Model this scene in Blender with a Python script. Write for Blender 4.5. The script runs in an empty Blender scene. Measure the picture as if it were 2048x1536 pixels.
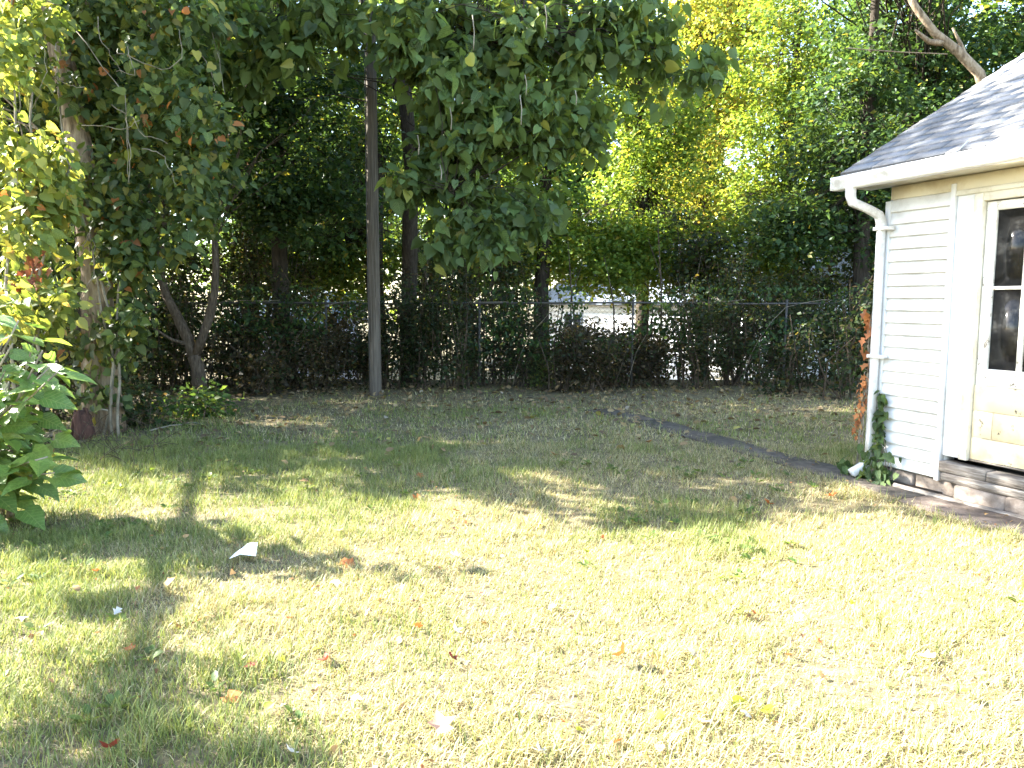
import bpy, math, random
import numpy as np
from mathutils import Vector, Matrix
R = math.radians
sc = bpy.context.scene
C = sc.collection

# ------------------------------------------------------------------ camera, sky, sun, exposure
CAM_H, PITCH = 1.55, 6.3
cd = bpy.data.cameras.new('camera'); cam = bpy.data.objects.new('camera', cd); C.objects.link(cam)
cam.location = (0, 0, CAM_H); cam.rotation_euler = (R(90 - PITCH), 0, 0)
cd.sensor_width = 36; cd.lens = 36 * 1540 / 2048; cd.clip_end = 2000; cd.clip_start = 0.05
sc.camera = cam
SUN_AZ, SUN_EL = -75, 32
w = bpy.data.worlds.new('World'); sc.world = w; w.use_nodes = True
nt = w.node_tree; bg = nt.nodes['Background']
sky = nt.nodes.new('ShaderNodeTexSky'); sky.sky_type = 'NISHITA'; sky.sun_disc = False
sky.sun_elevation = R(SUN_EL); sky.sun_rotation = R(SUN_AZ)
nt.links.new(sky.outputs[0], bg.inputs[0]); bg.inputs[1].default_value = 0.10
sl = bpy.data.lights.new('sun', 'SUN'); sl.energy = 5.0; sl.angle = R(0.53); sl.color = (1, 0.96, 0.88)
so = bpy.data.objects.new('sun', sl); C.objects.link(so)
sdir = Vector((math.sin(R(SUN_AZ)) * math.cos(R(SUN_EL)), math.cos(R(SUN_AZ)) * math.cos(R(SUN_EL)), math.sin(R(SUN_EL))))
so.rotation_euler = sdir.to_track_quat('Z', 'Y').to_euler(); so.location = (-20, 10, 20)
sc.view_settings.view_transform = 'Standard'; sc.view_settings.look = 'None'
sc.view_settings.exposure = 3.4; sc.view_settings.gamma = 1.0
sc.cycles.use_denoising = True
sc.cycles.max_bounces = 7; sc.cycles.diffuse_bounces = 4; sc.cycles.glossy_bounces = 3
sc.cycles.transmission_bounces = 5; sc.cycles.transparent_max_bounces = 6
sc.cycles.caustics_reflective = False; sc.cycles.caustics_refractive = False

# ------------------------------------------------------------------ helpers
rng = np.random.default_rng(7)
random.seed(7)

def ground_z(x, y):
    x = np.asarray(x, float); y = np.asarray(y, float)
    t = np.clip((y - 14.5) / 8.0, 0, 1); s = t * t * (3 - 2 * t)
    bump = 0.025 * np.sin(x * 1.1 + .4) * np.sin(y * .8 + 1) * np.clip((y - 1) / 3, 0, 1)
    return -1.35 * s + bump * (np.abs(y) < 60)

def G(px, py):
    """where the lawn is seen at a given place of the photograph (2048 wide)"""
    p = R(PITCH); v = (py - 768) / 1540; h = (px - 1024) / 1540
    fwd = math.cos(p) - v * math.sin(p); dn = v * math.cos(p) + math.sin(p)
    t = CAM_H / dn
    for _ in range(3):
        t = (CAM_H - float(ground_z(h * t, fwd * t))) / dn
    return np.array([h * t, fwd * t, float(ground_z(h * t, fwd * t))])

def PX(px, py, y):
    """the point at depth y seen at a place of the photograph"""
    p = R(PITCH); v = (py - 768) / 1540; h = (px - 1024) / 1540
    fwd = math.cos(p) - v * math.sin(p); dn = v * math.cos(p) + math.sin(p)
    t = y / fwd
    return np.array([h * t, y, CAM_H - dn * t])

def vnoise(x, y, scale, seed):
    r = np.random.default_rng(seed); g = r.random((128, 128))
    x = np.asarray(x) / scale + 500; y = np.asarray(y) / scale + 500
    xi = np.floor(x).astype(int); yi = np.floor(y).astype(int); fx = x - xi; fy = y - yi
    fx = fx * fx * (3 - 2 * fx); fy = fy * fy * (3 - 2 * fy)
    a = g[xi % 128, yi % 128]; b = g[(xi + 1) % 128, yi % 128]; c = g[xi % 128, (yi + 1) % 128]; d = g[(xi + 1) % 128, (yi + 1) % 128]
    return (a * (1 - fx) + b * fx) * (1 - fy) + (c * (1 - fx) + d * fx) * fy

def norm(a):
    return a / np.maximum(np.linalg.norm(a, axis=-1, keepdims=True), 1e-9)

def new_mesh(name, V, F, mat, col=None, smooth=False):
    """V (n,3); F (m,k) array or list of such arrays"""
    me = bpy.data.meshes.new(name)
    Fs = F if isinstance(F, list) else [F]
    Fs = [np.asarray(f, dtype=np.int32) for f in Fs if len(f)]
    V = np.asarray(V, dtype=np.float32)
    loops = np.concatenate([f.ravel() for f in Fs]); sizes = np.concatenate([np.full(len(f), f.shape[1], np.int32) for f in Fs])
    starts = np.concatenate([[0], np.cumsum(sizes)[:-1]]).astype(np.int32)
    me.vertices.add(len(V)); me.vertices.foreach_set('co', V.ravel())
    me.loops.add(len(loops)); me.loops.foreach_set('vertex_index', loops)
    me.polygons.add(len(sizes)); me.polygons.foreach_set('loop_start', starts)
    me.update(calc_edges=True)
    if smooth: me.polygons.foreach_set('use_smooth', np.ones(len(sizes), bool))
    if col is not None:
        a = me.color_attributes.new('col', 'FLOAT_COLOR', 'POINT')
        c = np.ones((len(V), 4), np.float32); c[:, :3] = col; a.data.foreach_set('color', c.ravel())
    if mat: me.materials.append(mat)
    return me

def link(name, me, parent=None, kind=None, loc=None):
    o = bpy.data.objects.new(name, me); C.objects.link(o)
    if parent: o.parent = parent
    if kind: o['kind'] = kind
    if loc is not None: o.location = loc
    return o

def thing(name, label, cat, loc=(0, 0, 0), rz=0, group=None, me=None):
    o = bpy.data.objects.new(name, me); C.objects.link(o)
    o.location = loc; o.rotation_euler = (0, 0, rz); o['label'] = label; o['category'] = cat
    if group: o['group'] = group
    return o

class MB:
    """collects boxes, tubes and prisms for ONE part"""
    def __init__(s): s.V = []; s.Q = []; s.T = []; s.n = 0
    def add(s, V, Q=(), T=()):
        V = np.asarray(V, float)
        s.V.append(V)
        if len(Q): s.Q.append(np.asarray(Q) + s.n)
        if len(T): s.T.append(np.asarray(T) + s.n)
        s.n += len(V)
    def box(s, a, b, jitter=0):
        x0, y0, z0 = a; x1, y1, z1 = b
        V = np.array([(x0,y0,z0),(x1,y0,z0),(x1,y1,z0),(x0,y1,z0),(x0,y0,z1),(x1,y0,z1),(x1,y1,z1),(x0,y1,z1)], float)
        if jitter: V += rng.normal(0, jitter, V.shape)
        s.add(V, [(3,2,1,0),(4,5,6,7),(0,1,5,4),(1,2,6,5),(2,3,7,6),(3,0,4,7)])
        return s
    def tube(s, pts, rad, k=6, cap=True, wob=0.0, square=False):
        pts = np.asarray(pts, float); n = len(pts); rad = np.broadcast_to(np.asarray(rad, float), (n,))
        t = norm(np.gradient(pts, axis=0)); ref = np.array([0.31, 0.93, 0.2]) if abs(t[:, 2]).mean() > .5 else np.array([0, 0, 1.0])
        a = norm(np.cross(t, ref)); b = np.cross(t, a)
        ang = np.arange(k) * 2 * math.pi / k + (math.pi / 4 if square else 0)
        rr = rad[:, None] * (1 + (rng.normal(0, wob, (n, k)) if wob else 0))
        V = pts[:, None, :] + rr[..., None] * (np.cos(ang)[None, :, None] * a[:, None, :] + np.sin(ang)[None, :, None] * b[:, None, :])
        i = np.arange(n - 1)[:, None] * k; j = np.arange(k)[None, :]; j2 = (j + 1) % k
        Q = np.stack([i + j, i + j2, i + k + j2, i + k + j], -1).reshape(-1, 4)
        T = []
        V = V.reshape(-1, 3)
        if cap:
            V = np.vstack([V, pts[0], pts[-1]]); c0 = n * k; c1 = c0 + 1
            T = [(c0, (q + 1) % k, q) for q in range(k)] + [(c1, (n - 1) * k + q, (n - 1) * k + (q + 1) % k) for q in range(k)]
        s.add(V, Q, T); return s
    def extrude(s, prof, x0, x1, dz=0.0):
        """profile of (y,z) points swept along x"""
        k = len(prof); V = [(x0, y, z) for y, z in prof] + [(x1, y, z + dz) for y, z in prof]
        Q = [(q, (q + 1) % k, k + (q + 1) % k, k + q) for q in range(k)]
        s.add(V, Q, [])
        cy = np.mean(prof, axis=0)
        V2 = [(x0, y, z) for y, z in prof] + [(x0, cy[0], cy[1])] + [(x1, y, z + dz) for y, z in prof] + [(x1, cy[0], cy[1] + dz)]
        s.add(V2, [], [((q + 1) % k, q, k) for q in range(k)] + [(k + 1 + q, k + 1 + (q + 1) % k, 2 * k + 1) for q in range(k)])
        return s
    def mesh(s, name, mat, smooth=False):
        V = np.vstack(s.V); F = []
        if s.Q: F.append(np.vstack(s.Q))
        if s.T: F.append(np.vstack(s.T))
        return new_mesh(name, V, F, mat, smooth=smooth)
    def build(s, name, mat, parent=None, smooth=False, kind=None, bevel=0):
        o = link(name, s.mesh(name, mat, smooth), parent, kind)
        if bevel:
            m = o.modifiers.new('edge', 'BEVEL'); m.width = bevel; m.segments = 1; m.limit_method = 'ANGLE'
        return o

# ------------------------------------------------------------------ materials
def mat_new(name):
    m = bpy.data.materials.new(name); m.use_nodes = True
    return m, m.node_tree, m.node_tree.nodes['Principled BSDF']

def noise_node(t, scale, detail=4, rough=.6, vec=None, stretch=None):
    n = t.nodes.new('ShaderNodeTexNoise'); n.inputs['Scale'].default_value = scale; n.inputs['Detail'].default_value = detail; n.inputs['Roughness'].default_value = rough
    tc = t.nodes.new('ShaderNodeTexCoord'); src = tc.outputs['Object']
    if stretch:
        mp = t.nodes.new('ShaderNodeMapping'); mp.inputs['Scale'].default_value = stretch; t.links.new(src, mp.inputs[0]); src = mp.outputs[0]
    t.links.new(src, n.inputs['Vector']); return n

def ramp(t, src, stops):
    r = t.nodes.new('ShaderNodeValToRGB'); e = r.color_ramp.elements
    while len(e) < len(stops): e.new(.5)
    for el, (p, c) in zip(e, stops): el.position = p; el.color = (*c, 1)
    t.links.new(src, r.inputs[0]); return r

def bump(t, b, src, strength, dist=0.02):
    n = t.nodes.new('ShaderNodeBump'); n.inputs['Strength'].default_value = strength; n.inputs['Distance'].default_value = dist
    t.links.new(src, n.inputs['Height']); t.links.new(n.outputs[0], b.inputs['Normal'])

def mat_noise(name, stops, scale=6, rough=.85, bstr=.3, stretch=None, detail=6, dist=.02, spec=.3):
    m, t, b = mat_new(name); n = noise_node(t, scale, detail, .65, stretch=stretch)
    r = ramp(t, n.outputs['Fac'], stops); t.links.new(r.outputs[0], b.inputs['Base Color'])
    b.inputs['Roughness'].default_value = rough; b.inputs['Specular IOR Level'].default_value = spec
    if bstr: bump(t, b, n.outputs['Fac'], bstr, dist)
    return m

def mat_leaf(name, trans=.5, rough=.5, spec=.35, warm=(1.9, 1.55, .75), vein=False):
    m, t, b = mat_new(name); L = t.links
    at = t.nodes.new('ShaderNodeAttribute'); at.attribute_name = 'col'
    oi = t.nodes.new('ShaderNodeObjectInfo')
    hv = t.nodes.new('ShaderNodeHueSaturation'); L.new(at.outputs['Color'], hv.inputs['Color'])
    mr = t.nodes.new('ShaderNodeMapRange'); mr.inputs['To Min'].default_value = .75; mr.inputs['To Max'].default_value = 1.2
    L.new(oi.outputs['Random'], mr.inputs[0]); L.new(mr.outputs[0], hv.inputs['Value'])
    if vein:   # midrib, side veins and blotches, in the leaf's own coordinates
        tc = t.nodes.new('ShaderNodeTexCoord'); sx = t.nodes.new('ShaderNodeSeparateXYZ'); L.new(tc.outputs['Object'], sx.inputs[0])
        def mth(op, a, bb=None):
            n = t.nodes.new('ShaderNodeMath'); n.operation = op
            for k_, v_ in ((0, a), (1, bb)):
                if v_ is None: continue
                if isinstance(v_, (int, float)): n.inputs[k_].default_value = v_
                else: L.new(v_, n.inputs[k_])
            return n.outputs[0]
        ay = mth('ABSOLUTE', sx.outputs[1]); ph = mth('MULTIPLY', mth('SUBTRACT', sx.outputs[0], mth('MULTIPLY', ay, .75)), 44.0)
        side = mth('GREATER_THAN', mth('SINE', ph), .90); mid = mth('LESS_THAN', ay, .014); vv = mth('MAXIMUM', side, mid)
        nz = noise_node(t, 5, 5, .7); nr = ramp(t, nz.outputs['Fac'], [(.3, (.62, .62, .55)), (.7, (1.2, 1.2, 1.1))])
        bm = t.nodes.new('ShaderNodeMix'); bm.data_type = 'RGBA'; bm.blend_type = 'MULTIPLY'; bm.inputs[0].default_value = 1; L.new(hv.outputs[0], bm.inputs[6]); L.new(nr.outputs[0], bm.inputs[7])
        vm = t.nodes.new('ShaderNodeMix'); vm.data_type = 'RGBA'; L.new(mth('MULTIPLY', vv, .3), vm.inputs[0]); L.new(bm.outputs[2], vm.inputs[6]); vm.inputs[7].default_value = (.36, .42, .16, 1)
        class _O: outputs = [vm.outputs[2]]
        hv = _O; bump(t, b, mth('SUBTRACT', mth('MULTIPLY', nz.outputs['Fac'], .8), vv), .5, .02)
    L.new(hv.outputs[0], b.inputs['Base Color']); b.inputs['Roughness'].default_value = rough; b.inputs['Specular IOR Level'].default_value = spec
    tr = t.nodes.new('ShaderNodeBsdfTranslucent'); mu = t.nodes.new('ShaderNodeMix'); mu.data_type = 'RGBA'; mu.blend_type = 'MULTIPLY'; mu.inputs[0].default_value = 1
    L.new(hv.outputs[0], mu.inputs[6]); mu.inputs[7].default_value = (*warm, 1); L.new(mu.outputs[2], tr.inputs[0])
    mx = t.nodes.new('ShaderNodeMixShader'); mx.inputs[0].default_value = trans
    L.new(b.outputs[0], mx.inputs[1]); L.new(tr.outputs[0], mx.inputs[2])
    L.new(mx.outputs[0], t.nodes['Material Output'].inputs['Surface'])
    return m

M = {}
M['leaf'] = mat_leaf('leaf')
M['grass'] = mat_leaf('grass_blade', trans=.3, rough=.6, spec=.2, warm=(1.3, 1.2, .7))
M['broad'] = mat_leaf('glossy_broad_leaf', trans=.35, rough=.34, spec=.6, warm=(1.8, 1.6, .75), vein=True)
M['leafv'] = mat_leaf('veined_leaf', vein=True)
M['dry'] = mat_leaf('dry_leaf', trans=.2, rough=.7, spec=.2, warm=(1.3, 1, .7))
M['bark'] = mat_noise('bark', [(.3, (.035, .026, .018)), (.55, (.10, .078, .055)), (.75, (.19, .155, .115))], 5, .95, .9, (6, 6, 1.2), 8, .03, .1)
M['bark_dark'] = mat_noise('bark_dark', [(.3, (.02, .016, .012)), (.6, (.06, .05, .038)), (.8, (.11, .095, .075))], 5, .95, .9, (6, 6, 1), 8, .03, .1)
M['bark_pale'] = mat_noise('bark_pale', [(.3, (.085, .06, .04)), (.5, (.24, .18, .12)), (.7, (.38, .31, .22))], 4, .9, .8, (5, 5, 1), 8, .02, .1)
M['polewood'] = mat_noise('pole_wood', [(.3, (.055, .046, .036)), (.55, (.13, .112, .09)), (.75, (.20, .175, .145))], 4, .9, .8, (14, 14, .5), 8, .015, .15)
M['twig'] = mat_noise('twig', [(.3, (.12, .10, .07)), (.7, (.33, .29, .22))], 8, .9, .2)
M['red_wood'] = mat_noise('rotten_red_wood', [(.3, (.035, .02, .016)), (.6, (.10, .05, .036)), (.8, (.17, .09, .065))], 6, .95, .9, (5, 5, 1))
M['rusty'] = mat_noise('dull_rusted_wire', [(.3, (.035, .028, .022)), (.7, (.09, .075, .06))], 10, .85, .1)
M['galv'] = mat_noise('galvanised', [(.3, (.04, .037, .033)), (.7, (.085, .08, .072))], 12, .55, .1, spec=.5)
M['galv'].node_tree.nodes['Principled BSDF'].inputs['Metallic'].default_value = .15

def mat_paint(name, base, dirt, amount=.5, scale=3.5, rough=.45, chips=None):
    """paint with its own stains, and chips of bare wood where asked"""
    m, t, b = mat_new(name); L = t.links
    n = noise_node(t, scale, 7, .7); r = ramp(t, n.outputs['Fac'], [(.36, dirt), (.36 + .22 * amount + .02, base)])
    src = r.outputs[0]
    b.inputs['Roughness'].default_value = rough
    if chips:
        n2 = noise_node(t, chips[0], 8, .75, stretch=(1, 1, .8)); r2 = ramp(t, n2.outputs['Fac'], [(chips[1], (0, 0, 0)), (chips[1] + .012, (1, 1, 1))])
        mx = t.nodes.new('ShaderNodeMix'); mx.data_type = 'RGBA'; L.new(r2.outputs[0], mx.inputs[0]); L.new(src, mx.inputs[6]); mx.inputs[7].default_value = (*chips[2], 1)
        src = mx.outputs[2]; inv = t.nodes.new('ShaderNodeMath'); inv.operation = 'SUBTRACT'; inv.inputs[0].default_value = 1; L.new(r2.outputs[0], inv.inputs[1])
        bump(t, b, inv.outputs[0], .5, .003)
    L.new(src, b.inputs['Base Color']); return m

M['white'] = mat_paint('white_paint', (.70, .71, .72), (.55, .55, .53), .6, 2.2)
M['siding'] = mat_paint('white_siding', (.70, .70, .69), (.55, .54, .51), .75, 2.6, .45)
M['cream'] = mat_paint('aged_cream_paint', (.71, .68, .58), (.54, .49, .38), .7, 4)
M['doorwhite'] = mat_paint('peeling_white_paint', (.70, .69, .64), (.52, .49, .42), .7, 6, .55, (14, .60, (.20, .17, .13)))
M['doorcream'] = mat_paint('cracked_cream_paint', (.66, .57, .385), (.54, .45, .28), .7, 5, .55, (7, .60, (.10, .075, .05)))
M['gutter'] = mat_paint('gutter_enamel', (.66, .66, .65), (.46, .45, .42), .5, 5, .35)
M['oldwood'] = mat_noise('weathered_wood', [(.3, (.05, .04, .033)), (.5, (.16, .14, .12)), (.7, (.30, .28, .25))], 5, .9, .6, (1, 8, 12))
M['stone'] = mat_noise('foundation_stone', [(.3, (.09, .07, .055)), (.55, (.20, .165, .135)), (.8, (.33, .29, .25))], 9, .95, .8)
M['slab'] = mat_noise('path_slab', [(.3, (.05, .04, .03)), (.55, (.10, .082, .063)), (.8, (.17, .145, .115))], 14, .9, .4)
M['slab_brown'] = mat_noise('path_slab_earthy', [(.3, (.06, .046, .038)), (.55, (.12, .095, .08)), (.8, (.19, .155, .135))], 11, .92, .4)
M['dark'] = mat_noise('dim_interior', [(.3, (.03, .028, .026)), (.7, (.07, .06, .055))], 3, .9, 0)
M['soffit'] = mat_paint('soffit_cream', (.70, .65, .52), (.58, .51, .38), .6, 3)
M['soil'] = mat_noise('lawn_soil', [(.3, (.05, .04, .025)), (.5, (.13, .105, .055)), (.72, (.24, .20, .10))], 9, .95, .6, detail=9)
M['bluewall'] = mat_noise('blue_grey_shingle', [(.3, (.16, .19, .24)), (.7, (.30, .34, .40))], 8, .8, .2)
M['lavender'] = mat_noise('lavender_grey_siding', [(.3, (.32, .32, .38)), (.7, (.45, .45, .52))], 5, .8, .1)
M['far_white'] = mat_noise('far_white_siding', [(.3, (.68, .68, .68)), (.7, (.80, .80, .80))], 3, .7, .05)
M['paper'] = mat_noise('paper_white', [(.3, (.70, .70, .70)), (.7, (.82, .82, .81))], 12, .7, .1)

def mat_shingle():
    m, t, b = mat_new('asphalt_shingle'); L = t.links
    n = noise_node(t, 160, 3, .7); n2 = noise_node(t, 3, 4)
    r = ramp(t, n.outputs['Fac'], [(.3, (.085, .086, .088)), (.55, (.165, .165, .168)), (.8, (.255, .255, .255))])
    oi = t.nodes.new('ShaderNodeObjectInfo'); mr = t.nodes.new('ShaderNodeMapRange'); mr.inputs['To Min'].default_value = .75; mr.inputs['To Max'].default_value = 1.25
    L.new(oi.outputs['Random'], mr.inputs[0]); hv = t.nodes.new('ShaderNodeHueSaturation'); L.new(r.outputs[0], hv.inputs['Color']); L.new(mr.outputs[0], hv.inputs['Value'])
    L.new(hv.outputs[0], b.inputs['Base Color']); b.inputs['Roughness'].default_value = .85; bump(t, b, n.outputs['Fac'], .4, .004)
    return m
M['shingle'] = mat_shingle()

def mat_glass():
    m, t, b = mat_new('old_window_glass'); L = t.links
    b.inputs['Base Color'].default_value = (.035, .037, .04, 1); b.inputs['Roughness'].default_value = .06; b.inputs['Specular IOR Level'].default_value = .5
    n = noise_node(t, 6, 6, .75); r = ramp(t, n.outputs['Fac'], [(.5, (.012, .012, .012)), (.8, (.10, .10, .095))]); L.new(r.outputs[0], b.inputs['Base Color'])
    b.inputs['Roughness'].default_value = .12; b.inputs['Specular IOR Level'].default_value = .3
    tr = t.nodes.new('ShaderNodeBsdfTransparent'); tr.inputs[0].default_value = (.6, .62, .62, 1)
    mx = t.nodes.new('ShaderNodeMixShader'); mx.inputs[0].default_value = .85
    L.new(tr.outputs[0], mx.inputs[1]); L.new(b.outputs[0], mx.inputs[2]); L.new(mx.outputs[0], t.nodes['Material Output'].inputs['Surface'])
    return m
M['glass'] = mat_glass()

# ------------------------------------------------------------------ leaves
LEAF = {  # outline: x along the leaf, y across, z up; unit length
 'small': ([(0,0,0),(.42,.33,.07),(1,0,-.1),(.42,-.33,.07)], [(0,2,1),(0,3,2)]),
 'oval': ([(0,0,0),(.25,.26,.05),(.65,.25,.04),(1,0,-.12),(.65,-.25,.04),(.25,-.26,.05),(.5,0,-.02)],
          [(0,6,1),(1,6,2),(2,6,3),(3,6,4),(4,6,5),(5,6,0)]),
 'heart': ([(0,0,0),(-.10,.24,.03),(.14,.42,.05),(.5,.36,.02),(.8,.15,-.08),(1,0,-.2),(.8,-.15,-.08),(.5,-.36,.02),(.14,-.42,.05),(-.10,-.24,.03),(.45,0,-.06)],
          [(0,10,1),(1,10,2),(2,10,3),(3,10,4),(4,10,5),(5,10,6),(6,10,7),(7,10,8),(8,10,9),(9,10,0)]),
 'lobed': ([(0,0,0),(.02,.30,.04),(.30,.22,.0),(.42,.50,.08),(.62,.20,.0),(1,0,-.1),(.62,-.20,.0),(.42,-.50,.08),(.30,-.22,.0),(.02,-.30,.04),(.4,0,-.04)],
          [(0,10,1),(1,10,2),(2,10,3),(3,10,4),(4,10,5),(5,10,6),(6,10,7),(7,10,8),(8,10,9),(9,10,0)]),
}
def leaf_arrays(P, D, N, S, col, shape):
    tv, tf = LEAF[shape]; tv = np.array(tv); tf = np.array(tf)
    D = norm(D); N = norm(N - (N * D).sum(-1, keepdims=True) * D); Sd = np.cross(N, D); n = len(P)
    wv = (.72 + .42 * rng.random(n))[:, None, None]
    V = P[:, None, :] + S[:, None, None] * (tv[None, :, 0, None] * D[:, None, :] + wv * tv[None, :, 1, None] * Sd[:, None, :] + tv[None, :, 2, None] * N[:, None, :])
    F = tf[None] + (np.arange(n) * len(tv))[:, None, None]
    cc = np.repeat(col, len(tv), axis=0)
    return V.reshape(-1, 3), F.reshape(-1, 3), cc

def leaf_cloud(centers, per, spread, size, palette, shape='small', droop=.3, flat=.6, out=None):
    """leaf positions scattered round clump centres"""
    n = len(centers) * per; c = np.repeat(centers, per, axis=0)
    off = rng.normal(0, 1, (n, 3)); off = norm(off) * (rng.random((n, 1)) ** .45); off[:, 2] *= flat
    sp = np.repeat(spread if np.ndim(spread) else np.full(len(centers), spread), per)
    P = c + off * sp[:, None]
    D = rng.normal(0, 1, (n, 3)); D[:, 2] = D[:, 2] * .5 - droop; D += off * .8
    N = rng.normal(0, .55, (n, 3)); N[:, 2] += .75; N += off * .35
    S = size * (.42 + .95 * rng.random(n) ** 1.2)
    return P, D, N, S, pal(palette, n, np.repeat(rng.random(len(centers)), per))

def pal(palette, n, clump=None):
    """palette: list of (weight, rgb)"""
    wts = np.array([p[0] for p in palette], float); wts /= wts.sum(); cols = np.array([p[1] for p in palette])
    idx = rng.choice(len(cols), n, p=wts); c = cols[idx] * (.7 + .6 * rng.random((n, 1)))
    if clump is not None: c = c * (.75 + .5 * clump[:, None])
    return c
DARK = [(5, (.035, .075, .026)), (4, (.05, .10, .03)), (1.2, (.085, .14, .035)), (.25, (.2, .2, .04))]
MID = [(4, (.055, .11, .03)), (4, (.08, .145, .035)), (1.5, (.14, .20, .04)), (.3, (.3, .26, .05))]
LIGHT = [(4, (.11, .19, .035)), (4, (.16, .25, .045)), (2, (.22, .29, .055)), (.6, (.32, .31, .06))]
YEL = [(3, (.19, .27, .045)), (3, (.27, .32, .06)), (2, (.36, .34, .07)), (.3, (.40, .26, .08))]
CAT = [(5, (.10, .16, .058)), (4, (.13, .205, .065)), (1.5, (.15, .21, .06)), (.4, (.26, .27, .06))]
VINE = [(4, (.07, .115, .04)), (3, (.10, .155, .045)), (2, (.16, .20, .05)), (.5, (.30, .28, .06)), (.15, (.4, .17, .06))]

def pts_in(center, rad, n, shell=.55):
    d = norm(rng.normal(0, 1, (n, 3))); r = shell + (1 - shell) * rng.random((n, 1)); r = np.where(rng.random((n, 1)) < .3, r * rng.random((n, 1)), r)
    return np.array(center) + d * r * np.array(rad)

def curve(a, b, sag=0.0, n=6, wob=.0):
    a = np.array(a, float); b = np.array(b, float); t = np.linspace(0, 1, n)[:, None]
    p = a + (b - a) * t; p[:, 2] += sag * np.sin(math.pi * t[:, 0])
    if wob: p[1:-1] += rng.normal(0, wob, (n - 2, 3))
    return p

def sample_line(pts, m):
    pts = np.asarray(pts, float); s = np.concatenate([[0], np.cumsum(np.linalg.norm(np.diff(pts, axis=0), axis=1))]); u = np.linspace(0, s[-1], m)
    return np.stack([np.interp(u, s, pts[:, i]) for i in range(3)], 1)

def make_tree(name, label, trunk, r0, r1, blobs, per, size, palette, shape='small', bark='bark_dark', group=None, parts=0, droop=.3, spread=.55, cat='tree', limbs=(), branch_r=.03, flat=.6):
    """trunk: world polyline; blobs: (centre, radii, clumps)"""
    base = np.array(trunk[0], float); root = thing(name, label, cat, tuple(base), group=group)
    tp = sample_line(trunk, 10) - base; tp[1:-1, :2] += rng.normal(0, r0 * .12, (8, 2)); L = np.linspace(0, 1, 10)
    rad = r0 + (r1 - r0) * L; rad[0] *= 1.35; tp[0, 2] -= .15
    MB().tube(tp, rad, 9, wob=.06).build('trunk', M[bark], root, True)
    for lp, la, lb in limbs:
        MB().tube(sample_line(lp, 8) - base, np.linspace(la, lb, 8), 7, wob=.06).build('limb', M[bark], root, True)
    cl = []
    for c, rd, n in blobs: cl.append(pts_in(np.array(c) - base, rd, n))
    cl = np.vstack(cl)
    br = MB(); up = tp[3:]
    allp = [up] + [sample_line(l[0], 8)[2:] - base for l in limbs]; up = np.vstack(allp)
    for q in cl:
        d = np.linalg.norm(up - q, axis=1) + 1.2 * np.maximum(0, up[:, 2] - q[2]); s = up[rng.choice(np.argsort(d)[:3])] + rng.normal(0, .02, 3)
        ln = np.linalg.norm(q - s); br.tube(curve(s, q, .08 * ln, 5, .04 * ln), np.linspace(min(branch_r, r1 * .8 + .01) * (.25 + .12 * ln), .003, 5), 4, cap=False)
    br.build('branches', M[bark], root)
    sp = spread * (.6 + .8 * rng.random(len(cl)))
    P, D, N, S, col = leaf_cloud(cl, per, sp, size, palette, shape, droop, flat)
    if parts:   # the leaves nearest the camera are parts of their own
        dist = (P + base)[:, 1]; px = np.abs((P + base)[:, 0] / dist); ok = (px < .66) & ((P + base)[:, 2] < CAM_H + .38 * dist)
        order = np.argsort(np.where(ok, dist / S, 1e9))[:parts]
        leaf_parts(root, P[order], D[order], N[order], S[order], palette, shape)
        keep = np.ones(len(P), bool); keep[order] = False; P, D, N, S, col = P[keep], D[keep], N[keep], S[keep], col[keep]
    V, F, cc = leaf_arrays(P, D, N, S, col, shape)
    link('crown', new_mesh('crown', V, F, M['leaf'], cc), root, 'stuff')
    return root

_leafmesh = {}
def leaf_mesh(shape, rgb, mat='leaf', curl=0):
    key = (shape, rgb, mat, curl)
    if key not in _leafmesh:
        tv, tf = LEAF[shape]; tv = np.array(tv, float)
        if curl: tv[:, 2] += curl * (tv[:, 0] - .4) ** 2 + curl * 1.2 * tv[:, 1] ** 2
        c = np.tile(np.array(rgb), (len(tv), 1)); c[-1] = c[-1] * 1.12
        _leafmesh[key] = new_mesh('leaf_blade', tv, np.array(tf), M[mat], c, smooth=False)
    return _leafmesh[key]

def leaf_parts(root, P, D, N, S, palette, shape, name='leaf', mat='leaf'):
    D = norm(D); N = norm(N - (N * D).sum(-1, keepdims=True) * D); Sd = np.cross(N, D)
    wts = np.array([p[0] for p in palette], float); wts /= wts.sum()
    Sd = Sd * (.66 + .42 * rng.random((len(P), 1)))
    for i in range(len(P)):
        rgb = palette[rng.choice(len(palette), p=wts)][1]
        o = link(name, leaf_mesh(shape, tuple(rgb), 'leafv' if mat == 'leaf' else mat, float(rng.choice([-.25, 0, .2]))), root)
        m = Matrix(((D[i,0]*S[i], Sd[i,0]*S[i], N[i,0]*S[i], P[i,0]), (D[i,1]*S[i], Sd[i,1]*S[i], N[i,1]*S[i], P[i,1]), (D[i,2]*S[i], Sd[i,2]*S[i], N[i,2]*S[i], P[i,2]), (0,0,0,1)))
        o.matrix_local = m

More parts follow.
